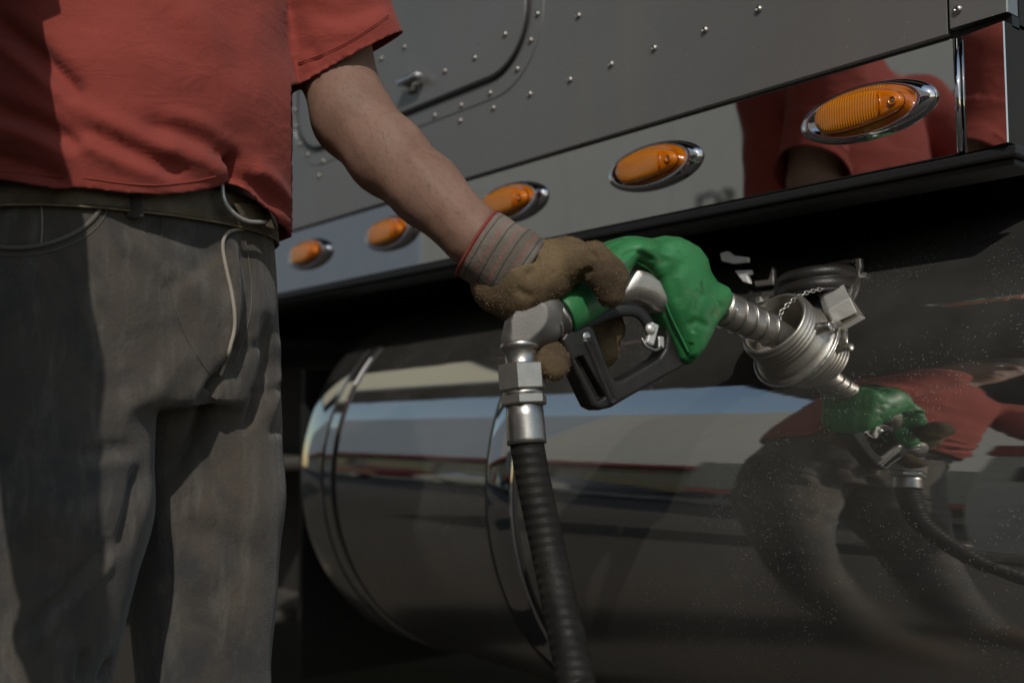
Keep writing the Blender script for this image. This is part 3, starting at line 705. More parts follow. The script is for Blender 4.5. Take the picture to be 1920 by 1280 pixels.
# chassis, underside
for y in (1.62, 2.78): mesh('frame_rail', *box(-6.4, 4.2, y, y + .08, .72, .98, .01), 'black', truck, smooth=False)
for x in (-5.6, -3.9, -2.4, -1.0, .2, 1.5, 3.2): mesh('crossmember', *box(x, x + .1, 1.70, 2.78, .75, .92, .01), 'black', truck, smooth=False)
mesh('battery_box', *box(-3.3, -2.1, 1.25, 1.60, .35, .95, .03), 'dark', truck, smooth=False)
mesh('air_tank', *lathe((-1.9, 2.2, .62), (1, 0, 0), [(0, .02), (.0, .08), (.03, .13), (.9, .13), (.93, .08), (.93, .02)], 32), 'black', truck)
mesh('belly_wall', *box(-6.2, 4.0, 2.9, 2.95, .22, 1.1), 'dark', truck, smooth=False)
for k in range(4): mesh('air_line', *tube(smooth_path([onY(1660 + k * 30, 450 - k * 6, 1.5 + .02 * k), onY(1740, 470 - 7 * k, 1.45), onY(1900, 430 + k * 9, 1.40)], 8), .008, 8), 'rubber', truck)
# made-up plates standing in for the bright patches below the skirt
def poly(pts, y, th=.006): return extr([(onY(a, b, y).x, onY(a, b, y).z) for a, b in pts][::-1], y, th)
mesh('bright_patch_plate', *poly([(1349, 474), (1362, 471), (1373, 479), (1400, 482), (1400, 491), (1372, 494), (1352, 489)], WY + .034), 'white', truck, smooth=False)
mesh('bright_patch_plate', *poly([(1377, 507), (1405, 506), (1407, 513), (1400, 516), (1404, 531), (1392, 528)], WY + .042), 'white', truck, smooth=False)
mesh('bright_patch_plate', *poly([(1446, 500), (1450, 506), (1450, 533), (1416, 537), (1414, 527), (1440, 524)], WY + .046), 'alu', truck, smooth=False)
mesh('bright_patch_plate', *poly([(1550, 492), (1590, 484), (1600, 486), (1598, 494), (1552, 501)], WY + .07), 'dsteel', truck, smooth=False)
mesh('bright_patch_plate', *poly([(1602, 484), (1612, 484), (1614, 500), (1609, 517), (1603, 500)], WY + .05), 'alu', truck, smooth=False)
for x in (.75, 2.1):
    for y in (1.30, 3.05): wheel('wheel', (x, y, .51), .51, .28, truck)
for y in (1.35, 3.1): wheel('wheel', (-5.6, y, .51), .51, .28, truck)
mesh('mud_flap', *box(-2.06, -2.045, 1.1, 1.6, .25, .9), 'rubber', truck, smooth=False)
for z in (.35, .68): mesh('step', *box(-3.0, -2.15, 1.02, 1.28, z, z + .03, .01), 'alu', truck, smooth=False)

# ------------------------------------------------------------------ nozzle, modelled in its own upright plane
NA, NBp = Vector((-.735, .633, 0)), Vector((TOP.x, TOP.y - .005, 0))
nd = (NBp - NA).normalized(); nn = Vector((nd.y, -nd.x, 0)); print('nozzle plane', nd, nn)
def N(px, py, off=0.0):
    r = ray(px, py); t = (NA + nn * off - CAM).dot(nn) / r.dot(nn); return CAM + r * t
def loc2(p): q = Vector(p) - NA; return (q.dot(nd), q.z)
def plane_sdf(polys, lo_off, hi_off, h, fn, extra=None, k=0.0):
    """solid from outlines drawn in the nozzle plane"""
    allp = [loc2(N(*p)) for pl in polys for p in pl[0]]
    lo = (min(p[0] for p in allp) - .012, min(p[1] for p in allp) - .012, lo_off - .01); hi = (max(p[0] for p in allp) + .012, max(p[1] for p in allp) + .012, hi_off + .01)
    f = Field(lo, hi, h); sl, (X, Y, Z) = f.sub(lo, hi)
    def pd(P, off=0.0):
        P = np.array([loc2(N(p[0], p[1], off)) for p in P]); x, y = X[:, :, 0].ravel(), Y[:, :, 0].ravel(); d = np.full(len(x), 1e9); ins = np.zeros(len(x), bool); n = len(P)
        for i in range(n):
            a, b = P[i], P[(i + 1) % n]; ab = b - a; t = np.clip(((x - a[0]) * ab[0] + (y - a[1]) * ab[1]) / (ab @ ab), 0, 1)
            d = np.minimum(d, np.hypot(x - a[0] - t * ab[0], y - a[1] - t * ab[1])); c = (a[1] > y) != (b[1] > y)
            with np.errstate(divide='ignore', invalid='ignore'): ins ^= c & (x < (b[0] - a[0]) * (y - a[1]) / (b[1] - a[1]) + a[0])
        return (np.where(ins, -d, d)).reshape(X.shape[:2])[:, :, None] + 0 * Z
    D_ = fn(pd, X, Y, Z); f.F = D_; V, F = f.surf(); V = relax(V, F, 2, .4)
    W = np.array(NA)[None] + V[:, :1] * np.array(nd) + V[:, 1:2] * np.array([0, 0, 1.]) + V[:, 2:] * np.array(nn)
    # keep faces outward
    if np.dot(np.cross(np.array(nd), [0, 0, 1.]), np.array(nn)) < 0: F = F[:, ::-1]
    return W, F
def rnd(d2, hh, r): return np.sqrt(np.maximum(d2 + r, 0) ** 2 + np.maximum(hh + r, 0) ** 2) + np.minimum(np.maximum(d2 + r, hh + r), 0) - r
noz = empty('fuel_nozzle', N(1180, 620), label='silver fuel nozzle with green vinyl hood pushed into the open tank neck', cat='fuel nozzle')
# aluminium body
BODY = [(1048, 585), (1085, 562), (1120, 548), (1160, 530), (1180, 505), (1192, 494), (1215, 500), (1238, 512), (1262, 560), (1272, 600), (1256, 606), (1243, 588), (1226, 582), (1214, 571), (1192, 564), (1160, 571), (1130, 586), (1100, 606), (1075, 622), (1062, 632)]
def fb(pd, X, Y, Z):
    d = pd(BODY, .014); th = .011 + .010 * np.clip((X - loc2(N(1120, 560))[0]) / .06, 0, 1) + .004 * np.clip(-d / .012, 0, 1)
    return rnd(d, np.abs(Z) - th, .009)
W, F = plane_sdf([(BODY,)], -.04, .04, .0016, fb)
mesh('nozzle_body', W, F, 'alu', noz)
# green hood: crumpled vinyl shell over the body
HOOD = [(1122, 480), (1150, 462), (1182, 447), (1205, 447), (1232, 451), (1256, 446), (1284, 449), (1306, 462), (1322, 484), (1328, 508), (1340, 527), (1360, 536), (1369, 552), (1367, 572), (1356, 592), (1340, 612), (1330, 636), (1316, 662), (1302, 676), (1291, 668), (1276, 632), (1262, 604), (1248, 572), (1240, 548), (1232, 524), (1216, 504), (1192, 490), (1183, 505), (1172, 524), (1160, 536), (1140, 530), (1122, 510)]
def fh(pd, X, Y, Z):
    d = pd(HOOD, .021); X2, Y2 = X[:, :, 0], Y[:, :, 0]
    nx = np.array([noise.noise(Vector((a * 42, b * 42, 1.7))) for a, b in zip(X2.ravel(), Y2.ravel())]).reshape(X2.shape)[:, :, None]
    n2 = np.array([noise.noise(Vector((a * 95 + b * 40, b * 60, 5.1))) for a, b in zip(X2.ravel(), Y2.ravel())]).reshape(X2.shape)[:, :, None]
    w_ = np.clip(-d / .030, 0, 1); lo = np.clip((loc2(N(1290, 590))[1] - Y) / .05, 0, 1)
    th = .0215 + .017 * np.sqrt(w_ * (2 - w_)) * (1 - .35 * lo) + .0007 * nx
    return rnd(d - .0035 + .0003 * n2, np.abs(Z) - th, .009) * .8
W, F = plane_sdf([(HOOD,)], -.05, .05, .0014, fh)
W = folds(W, F, [([(1290, 480), (1262, 520), (1275, 580)], 14, -.0018), ([(1318, 545), (1308, 565), (1300, 590)], 8, -.0018), ([(1286, 612), (1306, 602), (1330, 614)], 7, -.0016), ([(1338, 550), (1350, 575), (1336, 598)], 8, -.0018),
                 ([(1190, 455), (1225, 480), (1245, 530)], 12, .002), ([(1255, 452), (1240, 475), (1245, 500)], 12, -.002), ([(1300, 620), (1296, 645)], 5, .002), ([(1165, 480), (1190, 470), (1230, 490)], 5, -.002)])
mesh('hood', W, F, 'green', noz)
rim = [N(a, b, .0225) for a, b in [(1191, 491), (1215, 503), (1232, 523), (1241, 548), (1249, 572), (1263, 604), (1277, 632), (1291, 661)]]
mesh('hood_hem', *tube(smooth_path(rim, 6), .0013, 8), 'green', noz)
# green grip sleeve and collar
g0, g1 = N(1046, 594), N(1112, 556)
gax = (g1 - g0).normalized()
mesh('grip_sleeve', *lathe(g0 + gax * .003, gax, [(0, .0185), (-.001, .0205), (.001, .0215), (.006, .0212), (.030, .0198), (.055, .018), (.056, .016)], 40), 'green', noz)
mesh('swivel_collar', *lathe(g0 - gax * .022, gax, [(-.004, .012), (0, .0165), (.003, .0185), (.006, .0185), (.0065, .0168), (.009, .0168), (.0095, .0185), (.013, .0185), (.0135, .017), (.017, .017), (.0175, .0195), (.024, .0195), (.0245, .017), (.03, .016)], 48), 'steel', noz)
# spout with its spring coils
sp = [N(1352, 576), N(1378, 590), N(1410, 604), N(1440, 618), N(1475, 640), N(1497, 668)]
spp = smooth_path(sp, 8); mesh('spout', *tube(spp, [.0185, .0178, .0168, .0160, .0150, .0145], 32), 'alu', noz)
rs_ = np.interp(np.linspace(0, 1, len(spp)), np.linspace(0, 1, 6), [.0185, .0178, .0168, .0160, .0150, .0145])
hx_ = []; a = None; TN = 4.6; NS = 220
for u in range(NS):
    q = u / (NS - 1) * 24 + 3; i = int(q); fr = q - i; c = spp[i].lerp(spp[i + 1], fr); t = (spp[i + 1] - spp[i]).normalized()
    a = frame(t)[0] if a is None else (a - t * a.dot(t)).normalized(); b = t.cross(a); ph = u / (NS - 1) * TN * 2 * math.pi
    hx_.append(c + (a * math.cos(ph) + b * math.sin(ph)) * (rs_[i] + .0006))
mesh('spout_spring', *tube(hx_, .0014, 8), 'steel', noz)
# guard: stamped frame round the lever
GO = [(1052, 636), (1062, 622), (1098, 609), (1112, 611), (1118, 626), (1132, 668), (1146, 702), (1154, 713), (1166, 711), (1204, 690), (1236, 670), (1246, 655), (1249, 632), (1247, 600), (1243, 586), (1252, 583), (1264, 600), (1280, 634), (1298, 668), (1280, 688), (1236, 712), (1180, 744), (1146, 764), (1124, 769), (1110, 762), (1098, 738), (1076, 690)]
def fg(pd, X, Y, Z):
    d = pd(GO, .010); arm = pd([(1075, 672), (1090, 668), (1132, 744), (1118, 752)], .008); rib = pd([(1094, 640), (1102, 638), (1150, 752), (1142, 757)], .008)
    th = .0115 + .003 * np.clip(1 - np.abs(rib) / .003, 0, 1) * (rib < .003)
    dd = rnd(d, np.abs(Z) - th, .0035); cut = np.maximum(arm, -(Z - .001)); return np.maximum(dd, -cut)
W, F = plane_sdf([(GO,)], -.02, .02, .0012, fg)
mesh('guard', W, F, 'plastic', noz)
mesh('guard_bolt', *lathe(N(1097, 632, .008), nn, [(0, .0062), (.002, .006), (.0035, .0045), (.004, .002)], 24), 'steel', noz)
mesh('guard_clip', *obox(N(1062, 640, .006), nd, Vector((0, 0, 1)), nn, .009, .008, .01, .002), 'steel', noz, smooth=False)
mesh('guard_tab', *obox(N(1247, 588, .002), nd, Vector((0, 0, 1)), nn, .003, .02, .016, .001), 'steel', noz, smooth=False)
# lever
lev = smooth_path([N(1098, 612, .004), N(1130, 594, .006), N(1165, 582, .008), (N(1196, 585, .008)), N(1214, 604, .008), N(1222, 628, .008), N(1231, 652, .006)], 8)
mesh('lever', *tube(lev, [.0045, .005, .0058, .0062, .0062, .0055, .004], 16, flat=.6, up=nn), 'rubber', noz)
lt_ = mesh('lever_latch', *obox(N(1222, 626, .012), (nd + Vector((0, 0, -.35))).normalized(), (Vector((0, 0, 1)) + nd * .35).normalized(), nn, .010, .022, .005, .002), 'ear', noz, smooth=False)
mesh('latch_pivot', *lathe(N(1218, 617, .013), nn, [(0, .0058), (.002, .0055), (.0045, .0035), (.005, .001)], 20), 'ear', lt_)
mesh('latch_wire', *tube(smooth_path([N(1203, 634, .010), N(1212, 649, .012), N(1228, 656, .012), N(1240, 650, .010)], 6), .0016, 8), 'steel', lt_)
mesh('latch_wire', *tube(smooth_path([N(1208, 641, .006), N(1222, 652, .006), N(1240, 642, .006)], 6), .0014, 8), 'steel', lt_)
mesh('latch_stop', *obox(N(1236, 642, .006), nd, Vector((0, 0, 1)), nn, .008, .012, .008, .002), 'ear', lt_, smooth=False)
# elbow: cast knuckle between sleeve and hose
cc = N(985, 600); e_in = g0 - gax * .020; dwn = -UP
ep = smooth_path([e_in, N(1020, 590), N(995, 598), N(979, 618), D(975, 645, .965)], 8)
f = Field(np.array(cc) - .07, np.array(cc) + .07, .0013)
f.chain([e_in, N(1018, 588), N(992, 600)], [.0195, .0205, .0205], .003); f.chain([N(992, 600), D(976, 638, .967)], [.0205, .0180], .006)
# two flat wrench faces on the knuckle
X, Y, Z = f.sub(np.array(cc) - .07, np.array(cc) + .07)[1]
pt = N(998, 590); fn_ = -ray(998, 590).normalized(); fn_ = (fn_ + Vector((0, 0, .18))).normalized()
f.F = np.maximum(f.F, (X - pt.x) * fn_.x + (Y - pt.y) * fn_.y + (Z - pt.z) * fn_.z - .0165)
pt2 = N(960, 590); f2 = (-RT * .85 + Vector((0, 0, .5)) - FW * .3).normalized(); c2 = N(992, 600)
f.F = np.maximum(f.F, (X - c2.x) * f2.x + (Y - c2.y) * f2.y + (Z - c2.z) * f2.z - .0178)
V, F = f.surf(); mesh('elbow', relax(V, F, 1, .3), F, 'cast', noz)
# hose and its end fittings: own thing
hz0 = D(975, 648, .966); hz1 = D(988, 832, .950); hax = (hz1 - hz0).normalized(); HL = (hz1 - hz0).length
hose = empty('fuel_hose', hz1, label='thick black rubber fuel hose hanging from the nozzle elbow by silver crimp fittings', cat='hose')
mesh('hose_neck', *lathe(hz0 - hax * .003, hax, [(0, .0155), (.001, .0175), (.005, .0180), (.007, .0162), (.009, .0148), (.022, .0142), (.024, .0165), (.028, .0165), (.029, .013)], 48), 'steel', hose)
def hexnut(o, ax, h, r, cham=.0015):
    a = lathe(o, ax, [(0, r * .93), (cham, r), (h - cham, r), (h, r * .93)], 6, phase=.35); return a
s_ = HL / 184.0
mesh('coupling_nut', *hexnut(hz0 + hax * (36 * s_), hax, 50 * s_, .0225), 'alu', hose, smooth=False)
mesh('coupling_ring', *lathe(hz0 + hax * (86 * s_), hax, [(0, .016), (.0005, .0185), (.004, .0185), (.0045, .016)], 40), 'steel', hose)
mesh('ferrule_nut', *hexnut(hz0 + hax * (93 * s_), hax, 20 * s_, .0218), 'alu', hose, smooth=False)
mesh('ferrule', *lathe(hz0 + hax * (113 * s_), hax, [(0, .0155), (.001, .0168), (.01, .0172), (.030, .0176), (71 * s_, .0178), (71 * s_ + .0005, .0165), (71 * s_ - .004, .0150)], 48, cap=False), 'steel', hose)
hp = smooth_path([hz1 - hax * .01, D(990, 845, .949), D(1004, 920, .941), D(1030, 1040, .925), D(1060, 1180, .89), D(1082, 1290, .86), D(1094, 1400, .82), (-.50, .42, .30), (-.50, .22, .10), (-.62, -.05, .022), (-1.0, -.5, .018), (-1.5, -1.0, .018), (-1.72, -1.42, .25), (-1.74, -1.55, .8), (-1.74, -1.56, 1.0)], 14)
V, F, U = tube(hp, [.0153] * 60 + [.0158] * 150, 32, uv=True)
mesh('hose_tube', V, F, 'hose', hose, uv=U)
pump = empty('fuel_pump', (-1.75, -1.85, 0), label='fuel dispenser standing behind the camera with the hose running to it', cat='fuel pump')
mesh('pump_cabinet', *box(-2.1, -1.4, -2.1, -1.6, .12, 1.75, .03, 3), 'white', pump, smooth=False)
mesh('pump_plinth', *box(-2.5, -1.0, -2.3, -1.5, .0, .12, .02), 'wall', pump, smooth=False)
mesh('pump_screen', *box(-1.95, -1.55, -1.602, -1.585, 1.3, 1.55, .01), 'glass', pump, smooth=False)
mesh('pump_valance', *box(-2.12, -1.38, -2.12, -1.58, 1.752, 1.95, .02), 'red', pump, smooth=False)

# ------------------------------------------------------------------ the man
C = Vector((-1.138, .400, 0)); YAW = math.radians(18)
fv, lv = Vector((math.cos(YAW), math.sin(YAW), 0)), Vector((-math.sin(YAW), math.cos(YAW), 0))
def B(f_, l_, z): return C + fv * f_ + lv * l_ + Vector((0, 0, z))
man = empty('person', C, label='man in red t-shirt and grimy dark jeans holding the nozzle', cat='person')
SH_L = D(612, -225, 1.205); HEM_L = D(650, 117, 1.225); ELB = D(662, 222, 1.185); WR = D(893, 448, 1.082)
SH_R = B(-.02, -.205, 1.40); ELB_R = B(.18, -.325, 1.13); WR_R = B(.25, -.362, .87)
def stack(f, zs, a, b, cf, k, zlo, zhi):
    sl, (X, Y, Z) = f.sub((-9, -9, zlo - .05), (9, 9, zhi + .05)); ff = (X - C.x) * fv.x + (Y - C.y) * fv.y; ll = (X - C.x) * lv.x + (Y - C.y) * lv.y
    A, Bb, Cf = np.interp(Z, zs, a), np.interp(Z, zs, b), np.interp(Z, zs, cf); e = 2.35
    q = (np.abs((ff - Cf) / A) ** e + np.abs(ll / Bb) ** e) ** (1 / e); d = (q - 1) * np.minimum(A, Bb)
    d = np.maximum(d, np.maximum(zlo - Z, Z - zhi)); f.merge(sl, d, k)
# body
f = Field((-1.55, -.15, -.09), (-.70, 1.0, 1.80), .0075)
stack(f, [.8, .95, 1.1, 1.25, 1.38, 1.45], [.11, .105, .11, .115, .095, .06], [.14, .135, .135, .145, .15, .10], [0, 0, .01, 0, -.01, -.015], .02, .84, 1.45)
for s in (1, -1):
    kl = .108 if s > 0 else .128; f.chain([B(0, s * .08, .86), B(.01, s * kl, .48), B(-.01, s * .13, .02)], [.062, .044, .036], .01); f.cap(B(-.03, s * .13, -.02), B(.14, s * .135, -.035), .04, .03, .02)
f.chain([B(-.03, .12, 1.42), SH_L, D(622, 20, 1.222), D(628, 125, 1.22), ELB], [.05, .045, .042, .0435, .0425], .01)
Ve = ELB.lerp(WR, .30); f.chain([ELB, Ve + Vector((0, 0, -.004)), ELB.lerp(WR, .62), WR], [.042, .0405, .0355, .0315], .02)
f.chain([WR, D(945, 488, 1.072)], [.0300, .026], .01)
f.chain([B(-.03, -.13, 1.42), SH_R, ELB_R], [.055, .055, .042], .02); f.chain([ELB_R, ELB_R.lerp(WR_R, .35), WR_R], [.046, .048, .034], .015)
hd_ = (WR_R - ELB_R).normalized(); hx = lv; pc = WR_R + hd_ * .055; f.cap(WR_R, pc, .026, .030, .01, flat=.62, fax=lv)
side = hd_.cross(lv).normalized()
for i, (L_, o) in enumerate(((.068, -.028), (.078, -.010), (.072, .009), (.056, .026))):
    r0_ = WR_R + hd_ * .075 + side * o; r1 = r0_ + hd_ * L_ * .5 + lv * .008; r2 = r1 + hd_ * L_ * .4 + lv * .028; f.chain([r0_, r1, r2], [.0098, .009, .0075], .003)
th0 = WR_R + hd_ * .03 - side * .026; f.chain([th0, th0 + hd_ * .03 - side * .02 + lv * .01, th0 + hd_ * .06 - side * .022 + lv * .02], [.013, .0115, .009], .006)
f.cap(B(-.02, 0, 1.44), B(.0, 0, 1.53), .058, .055, .02)
f.cap(B(.005, 0, 1.60), B(.015, 0, 1.68), .073, .078, .02); f.cap(B(-.03, 0, 1.66), B(.0, 0, 1.68), .08, .08, .02); f.cap(B(.05, 0, 1.565), B(.06, 0, 1.57), .035, .03, .02)
f.chain([B(.092, 0, 1.655), B(.108, 0, 1.62)], [.009, .013], .01); f.cap(B(.088, -.02, 1.585), B(.088, .02, 1.585), .008, .008, .006)
for s in (1, -1): f.cap(B(0, s * .082, 1.655), B(-.008, s * .086, 1.625), .016, .012, .005, flat=.5, fax=lv); f.cap(B(.083, s * .018, 1.675), B(.078, s * .045, 1.675), .009, .007, .008)
V, F = f.surf(); V = relax(V, F, 2)
V = folds(V, F, [([(700, 190), (745, 250), (800, 330), (860, 400)], 9, .0014), ([(640, 230), (700, 320), (780, 400)], 12, .0012), ([(745, 210), (790, 290), (850, 360)], 7, -.0012), ([(600, 200), (640, 260), (700, 330)], 14, -.0015), ([(620, 150), (660, 170), (700, 200)], 18, .001), ([(840, 360), (890, 420)], 6, .0014), ([(815, 375), (865, 440)], 6, .0013)])
body = mesh('body', V, F, 'skin', man)
hv, hf = [], []; N_ = normals(V, F); bp, bq, bd = proj(V); ar = (ELB - HEM_L).normalized(); fa = (WR - ELB).normalized()
cand = np.where((bp > 560) & (bp < 930) & (bq > 130) & (bq < 480) & (np.abs((V - np.array(ELB)) @ np.array(Vector((0, 0, 1)).cross(fa).normalized())) < .09))[0]
for i in rng.choice(cand, 2600):
    nrm = Vector(N_[i]); p = Vector(V[i]) + Vector(rng.normal(0, .003, 3)); p = p - nrm * nrm.dot(p - Vector(V[i])); d = (fa + Vector(rng.normal(0, .35, 3))); d = (d - nrm * d.dot(nrm)).normalized(); sd = d.cross(nrm) * .00007; L_ = float(rng.uniform(.004, .010)); k = len(hv)
    hv += [p - sd, p + sd, p + d * L_ * .6 + nrm * .0010 - sd * .6, p + d * L_ * .6 + nrm * .0010 + sd * .6, p + d * L_ + nrm * .0012]; hf += [(k, k + 1, k + 3, k + 2), (k + 2, k + 3, k + 4)]
mesh('arm_hair', hv, hf, 'bone', man, smooth=False)
for s in (1, -1): mesh('eye', *lathe(B(.076, s * .031, 1.652), fv, [(0, .011), (.006, .0095), (.010, .005), (.011, .001)], 16), 'eye', man)
f = Field(B(-.16, -.16, 1.55), B(.16, .2, 1.82), .006); f.lo = np.array((-1.32, .22, 1.55)); f.n = np.array((70, 70, 46)); f.F = np.full(f.n, .08)
f.cap(B(-.03, 0, 1.685), B(.015, 0, 1.70), .088, .084, .01); f.cap(B(-.055, 0, 1.62), B(-.03, 0, 1.68), .07, .08, .01)
V, F = f.surf(); mesh('hair', relax(V, F, 1), F, 'bone', man)

# jeans
f = Field((-1.46, .04, -.07), (-.82, .74, 1.06), .0052)
stack(f, [.74, .82, .90, .98, 1.04], [.105, .122, .130, .126, .122], [.13, .160, .169, .163, .156], [0, .0, .0, .0, .0], .0, .80, 1.025)
f.chain([B(.0, -.088, .87), B(.015, -.098, .70), B(.02, -.128, .48), B(-.01, -.14, -.02)], [.100, .096, .072, .066], .010)
f.chain([B(.0, .086, .87), B(.005, .101, .70), B(.01, .108, .48), B(-.01, .12, -.02)], [.098, .092, .070, .066], .010)
V, F = f.surf(); V = relax(V, F, 2)
N_ = normals(V, F); V = V + N_ * (nz(V * np.array([1, 1, .5]), 9, 3) * .0035 + nz(V * np.array([1, 1, .7]), 22, 5) * .0016)[:, None]
V = folds(V, F, [
    ([(470, 600), (440, 680), (395, 760), (345, 850), (305, 890)], 16, -.018),
    ([(415, 700), (375, 780), (345, 840)], 11, -.012), ([(440, 690), (405, 760), (378, 800)], 9, .009),
    ([(405, 470), (350, 520), (300, 545)], 12, -.002), ([(500, 640), (470, 655), (440, 650)], 8, -.004), ([(535, 720), (500, 735), (470, 730)], 8, -.004), ([(535, 800), (505, 812)], 8, -.004), ([(500, 590), (503, 680), (480, 760), (458, 810)], 9, -.010), ([(520, 620), (520, 700), (500, 800)], 12, .007),
    ([(150, 858), (200, 842), (255, 838)], 14, -.006), ([(160, 880), (210, 866), (250, 865)], 16, .003), ([(262, 870), (248, 950), (225, 1040)], 12, -.009),
    ([(40, 1200), (120, 1110), (210, 1010)], 9, -.006), ([(60, 1220), (140, 1130), (225, 1030)], 12, .005), ([(150, 1280), (160, 1220)], 10, -.008), ([(190, 1280), (215, 1230)], 10, -.009),
    ([(215, 405), (330, 440), (420, 480)], 16, -.004), ([(200, 440), (300, 500), (400, 560)], 22, .004), ([(330, 980), (420, 1010), (500, 1060)], 25, -.004), ([(340, 1100), (420, 1060)], 25, .004),
    ([(430, 440), (440, 540), (436, 620), (412, 700)], 10, .008), ([(455, 450), (470, 540), (462, 620)], 10, -.006), ([(360, 640), (300, 720), (200, 790)], 30, .006)])
jeans = mesh('jeans', V, F, 'denim', man)
bvJ = BVHTree.FromPolygons([Vector(v) for v in V], [tuple(int(i) for i in q) for q in F])
def hit(bv, px, py, off=.001, fall=1.1):
    r = ray(px, py).normalized(); h = bv.ray_cast(CAM, r)
    return (h[0] + h[1] * off) if h[0] is not None else D(px, py, fall)
def seam(bv, pl, r_, name, m, parent, off=.0, n=6, flat=1.0):
    P2 = smooth_path([Vector((a, b, 0)) for a, b in pl], n); P3 = [hit(bv, p.x, p.y, off) for p in P2]
    for _ in range(2): P3 = [P3[0]] + [(P3[i - 1] + P3[i] * 2 + P3[i + 1]) / 4 for i in range(1, len(P3) - 1)] + [P3[-1]]
    return mesh(name, *tube(P3, r_, 10), m, parent)
seam(bvJ, [(462, 428), (430, 434), (417, 452), (420, 490), (432, 540), (440, 590), (436, 630), (424, 670), (412, 705)], .0020, 'fly_edge', 'cord', jeans, .0015)
seam(bvJ, [(-20, 462), (40, 466), (100, 455), (150, 432), (180, 405), (190, 380), (180, 362)], .0022, 'pocket_edge', 'seamc', jeans, .001)
seam(bvJ, [(-20, 476), (40, 480), (105, 469), (160, 444), (192, 414), (202, 384)], .0006, 'pocket_stitching', 'seamc', jeans, .0006)
seam(bvJ, [(78, 380), (80, 420), (78, 458)], .0006, 'coin_pocket_stitching', 'cord', jeans, .0006)
seam(bvJ, [(458, 440), (468, 500), (472, 560), (462, 620), (440, 680)], .0006, 'fly_stitching', 'seamc', jeans, .0005)
seam(bvJ, [(300, 400), (306, 480), (322, 560), (352, 640), (392, 700)], .0005, 'fly_stitching', 'denim', jeans, .0005)
for px, py in ((63, 378), (190, 362)):
    p = hit(bvJ, px, py, .001); nrm = (CAM - p).normalized(); mesh('pocket_rivet', *lathe(p, nrm, [(0, .0045), (.001, .004), (.002, .002)], 16), 'brass', jeans)
# belt round the waist
def ringpt(bv, ang, z, off):
    d = fv * math.cos(ang) + lv * math.sin(ang); o = C + d * .5 + Vector((0, 0, z)); h = bv.ray_cast(o, -d); p = h[0] if h[0] is not None else C + d * .15 + Vector((0, 0, z)); return p + d * off
V, F = [], []; n = 120
for i in range(n):
    a = 2 * math.pi * i / n; zc = 1.0 + .003 * math.sin(a * 2)
    for dz_, of in ((-.015, .002), (-.015, .005), (-.012, .0062), (.016, .0062), (.019, .005), (.019, .002)): V.append(ringpt(bvJ, a, min(zc, 1.0) + min(dz_, .012) * 1.0, .0) + (fv * math.cos(a) + lv * math.sin(a)) * of + Vector((0, 0, max(0, dz_ - .012))))
for i in range(n):
    for j in range(6): k = (j + 1) % 6; m2 = (i + 1) % n; F.append((i * 6 + j, m2 * 6 + j, m2 * 6 + k, i * 6 + k))
belt = mesh('belt', V, F, 'leather_belt', man)
M['worn'] = mat('worn_leather_edge', (.17, .13, .075), .6, var=.5, vscale=60)
lo_ = [V[i * 6 + 1] for i in range(n)]; mesh('belt_edge', *tube(lo_ + [lo_[0], lo_[1]], .0013, 8, cap=False), 'worn', belt)
bvB = BVHTree.FromPolygons([Vector(v) for v in V], F)
tl = [hit(bvJ, a, b, .010) for a, b in [(425, 385), (455, 384), (485, 392), (512, 412), (522, 432), (505, 436), (478, 424), (440, 412)]]
c_ = sum(tl, Vector()) / len(tl); up_ = (CAM - c_).normalized() * .005
mesh('belt_tail', [p for p in tl] + [p + up_ for p in tl], [tuple(range(8, 16))] + [(i, (i + 1) % 8, (i + 1) % 8 + 8, i + 8) for i in range(8)], 'leather_belt', belt, smooth=False)
mesh('buckle', *tube(smooth_path([hit(bvJ, a, b, .017) for a, b in [(398, 352), (398, 374), (408, 395), (424, 411), (444, 420), (474, 421)]], 6), .0022, 12), 'ear', belt)
q0 = hit(bvJ, 250, 385, .006); nq = (CAM - q0).normalized(); mesh('belt_loop', *obox(q0, RT, (UP), nq, .016, .026, .006, .002), 'denim', jeans)

# shirt
f = Field((-1.46, -.06, .90), (-.80, .88, 1.53), .0045)
stack(f, [.90, .98, 1.05, 1.12, 1.25, 1.38, 1.46, 1.5], [.142, .148, .154, .156, .145, .118, .085, .07], [.168, .175, .181, .177, .170, .165, .11, .07], [0, .004, .008, .008, 0, -.01, -.015, -.01], .0, .5, 1.49)
axl = (HEM_L - SH_L).normalized(); f.chain([B(-.03, .11, 1.40), SH_L + Vector((0, 0, -.02))], [.07, .064], .03); f.chain([SH_L + Vector((0, 0, -.02)), D(628, 0, 1.222), HEM_L, D(668, 190, 1.225)], [.064, .056, .066, .070], .006)
axr = (ELB_R - SH_R).normalized(); f.chain([B(-.03, -.12, 1.40), SH_R, SH_R + axr * .30], [.07, .066, .066], .025)
V, F = f.surf(); V = relax(V, F, 3)
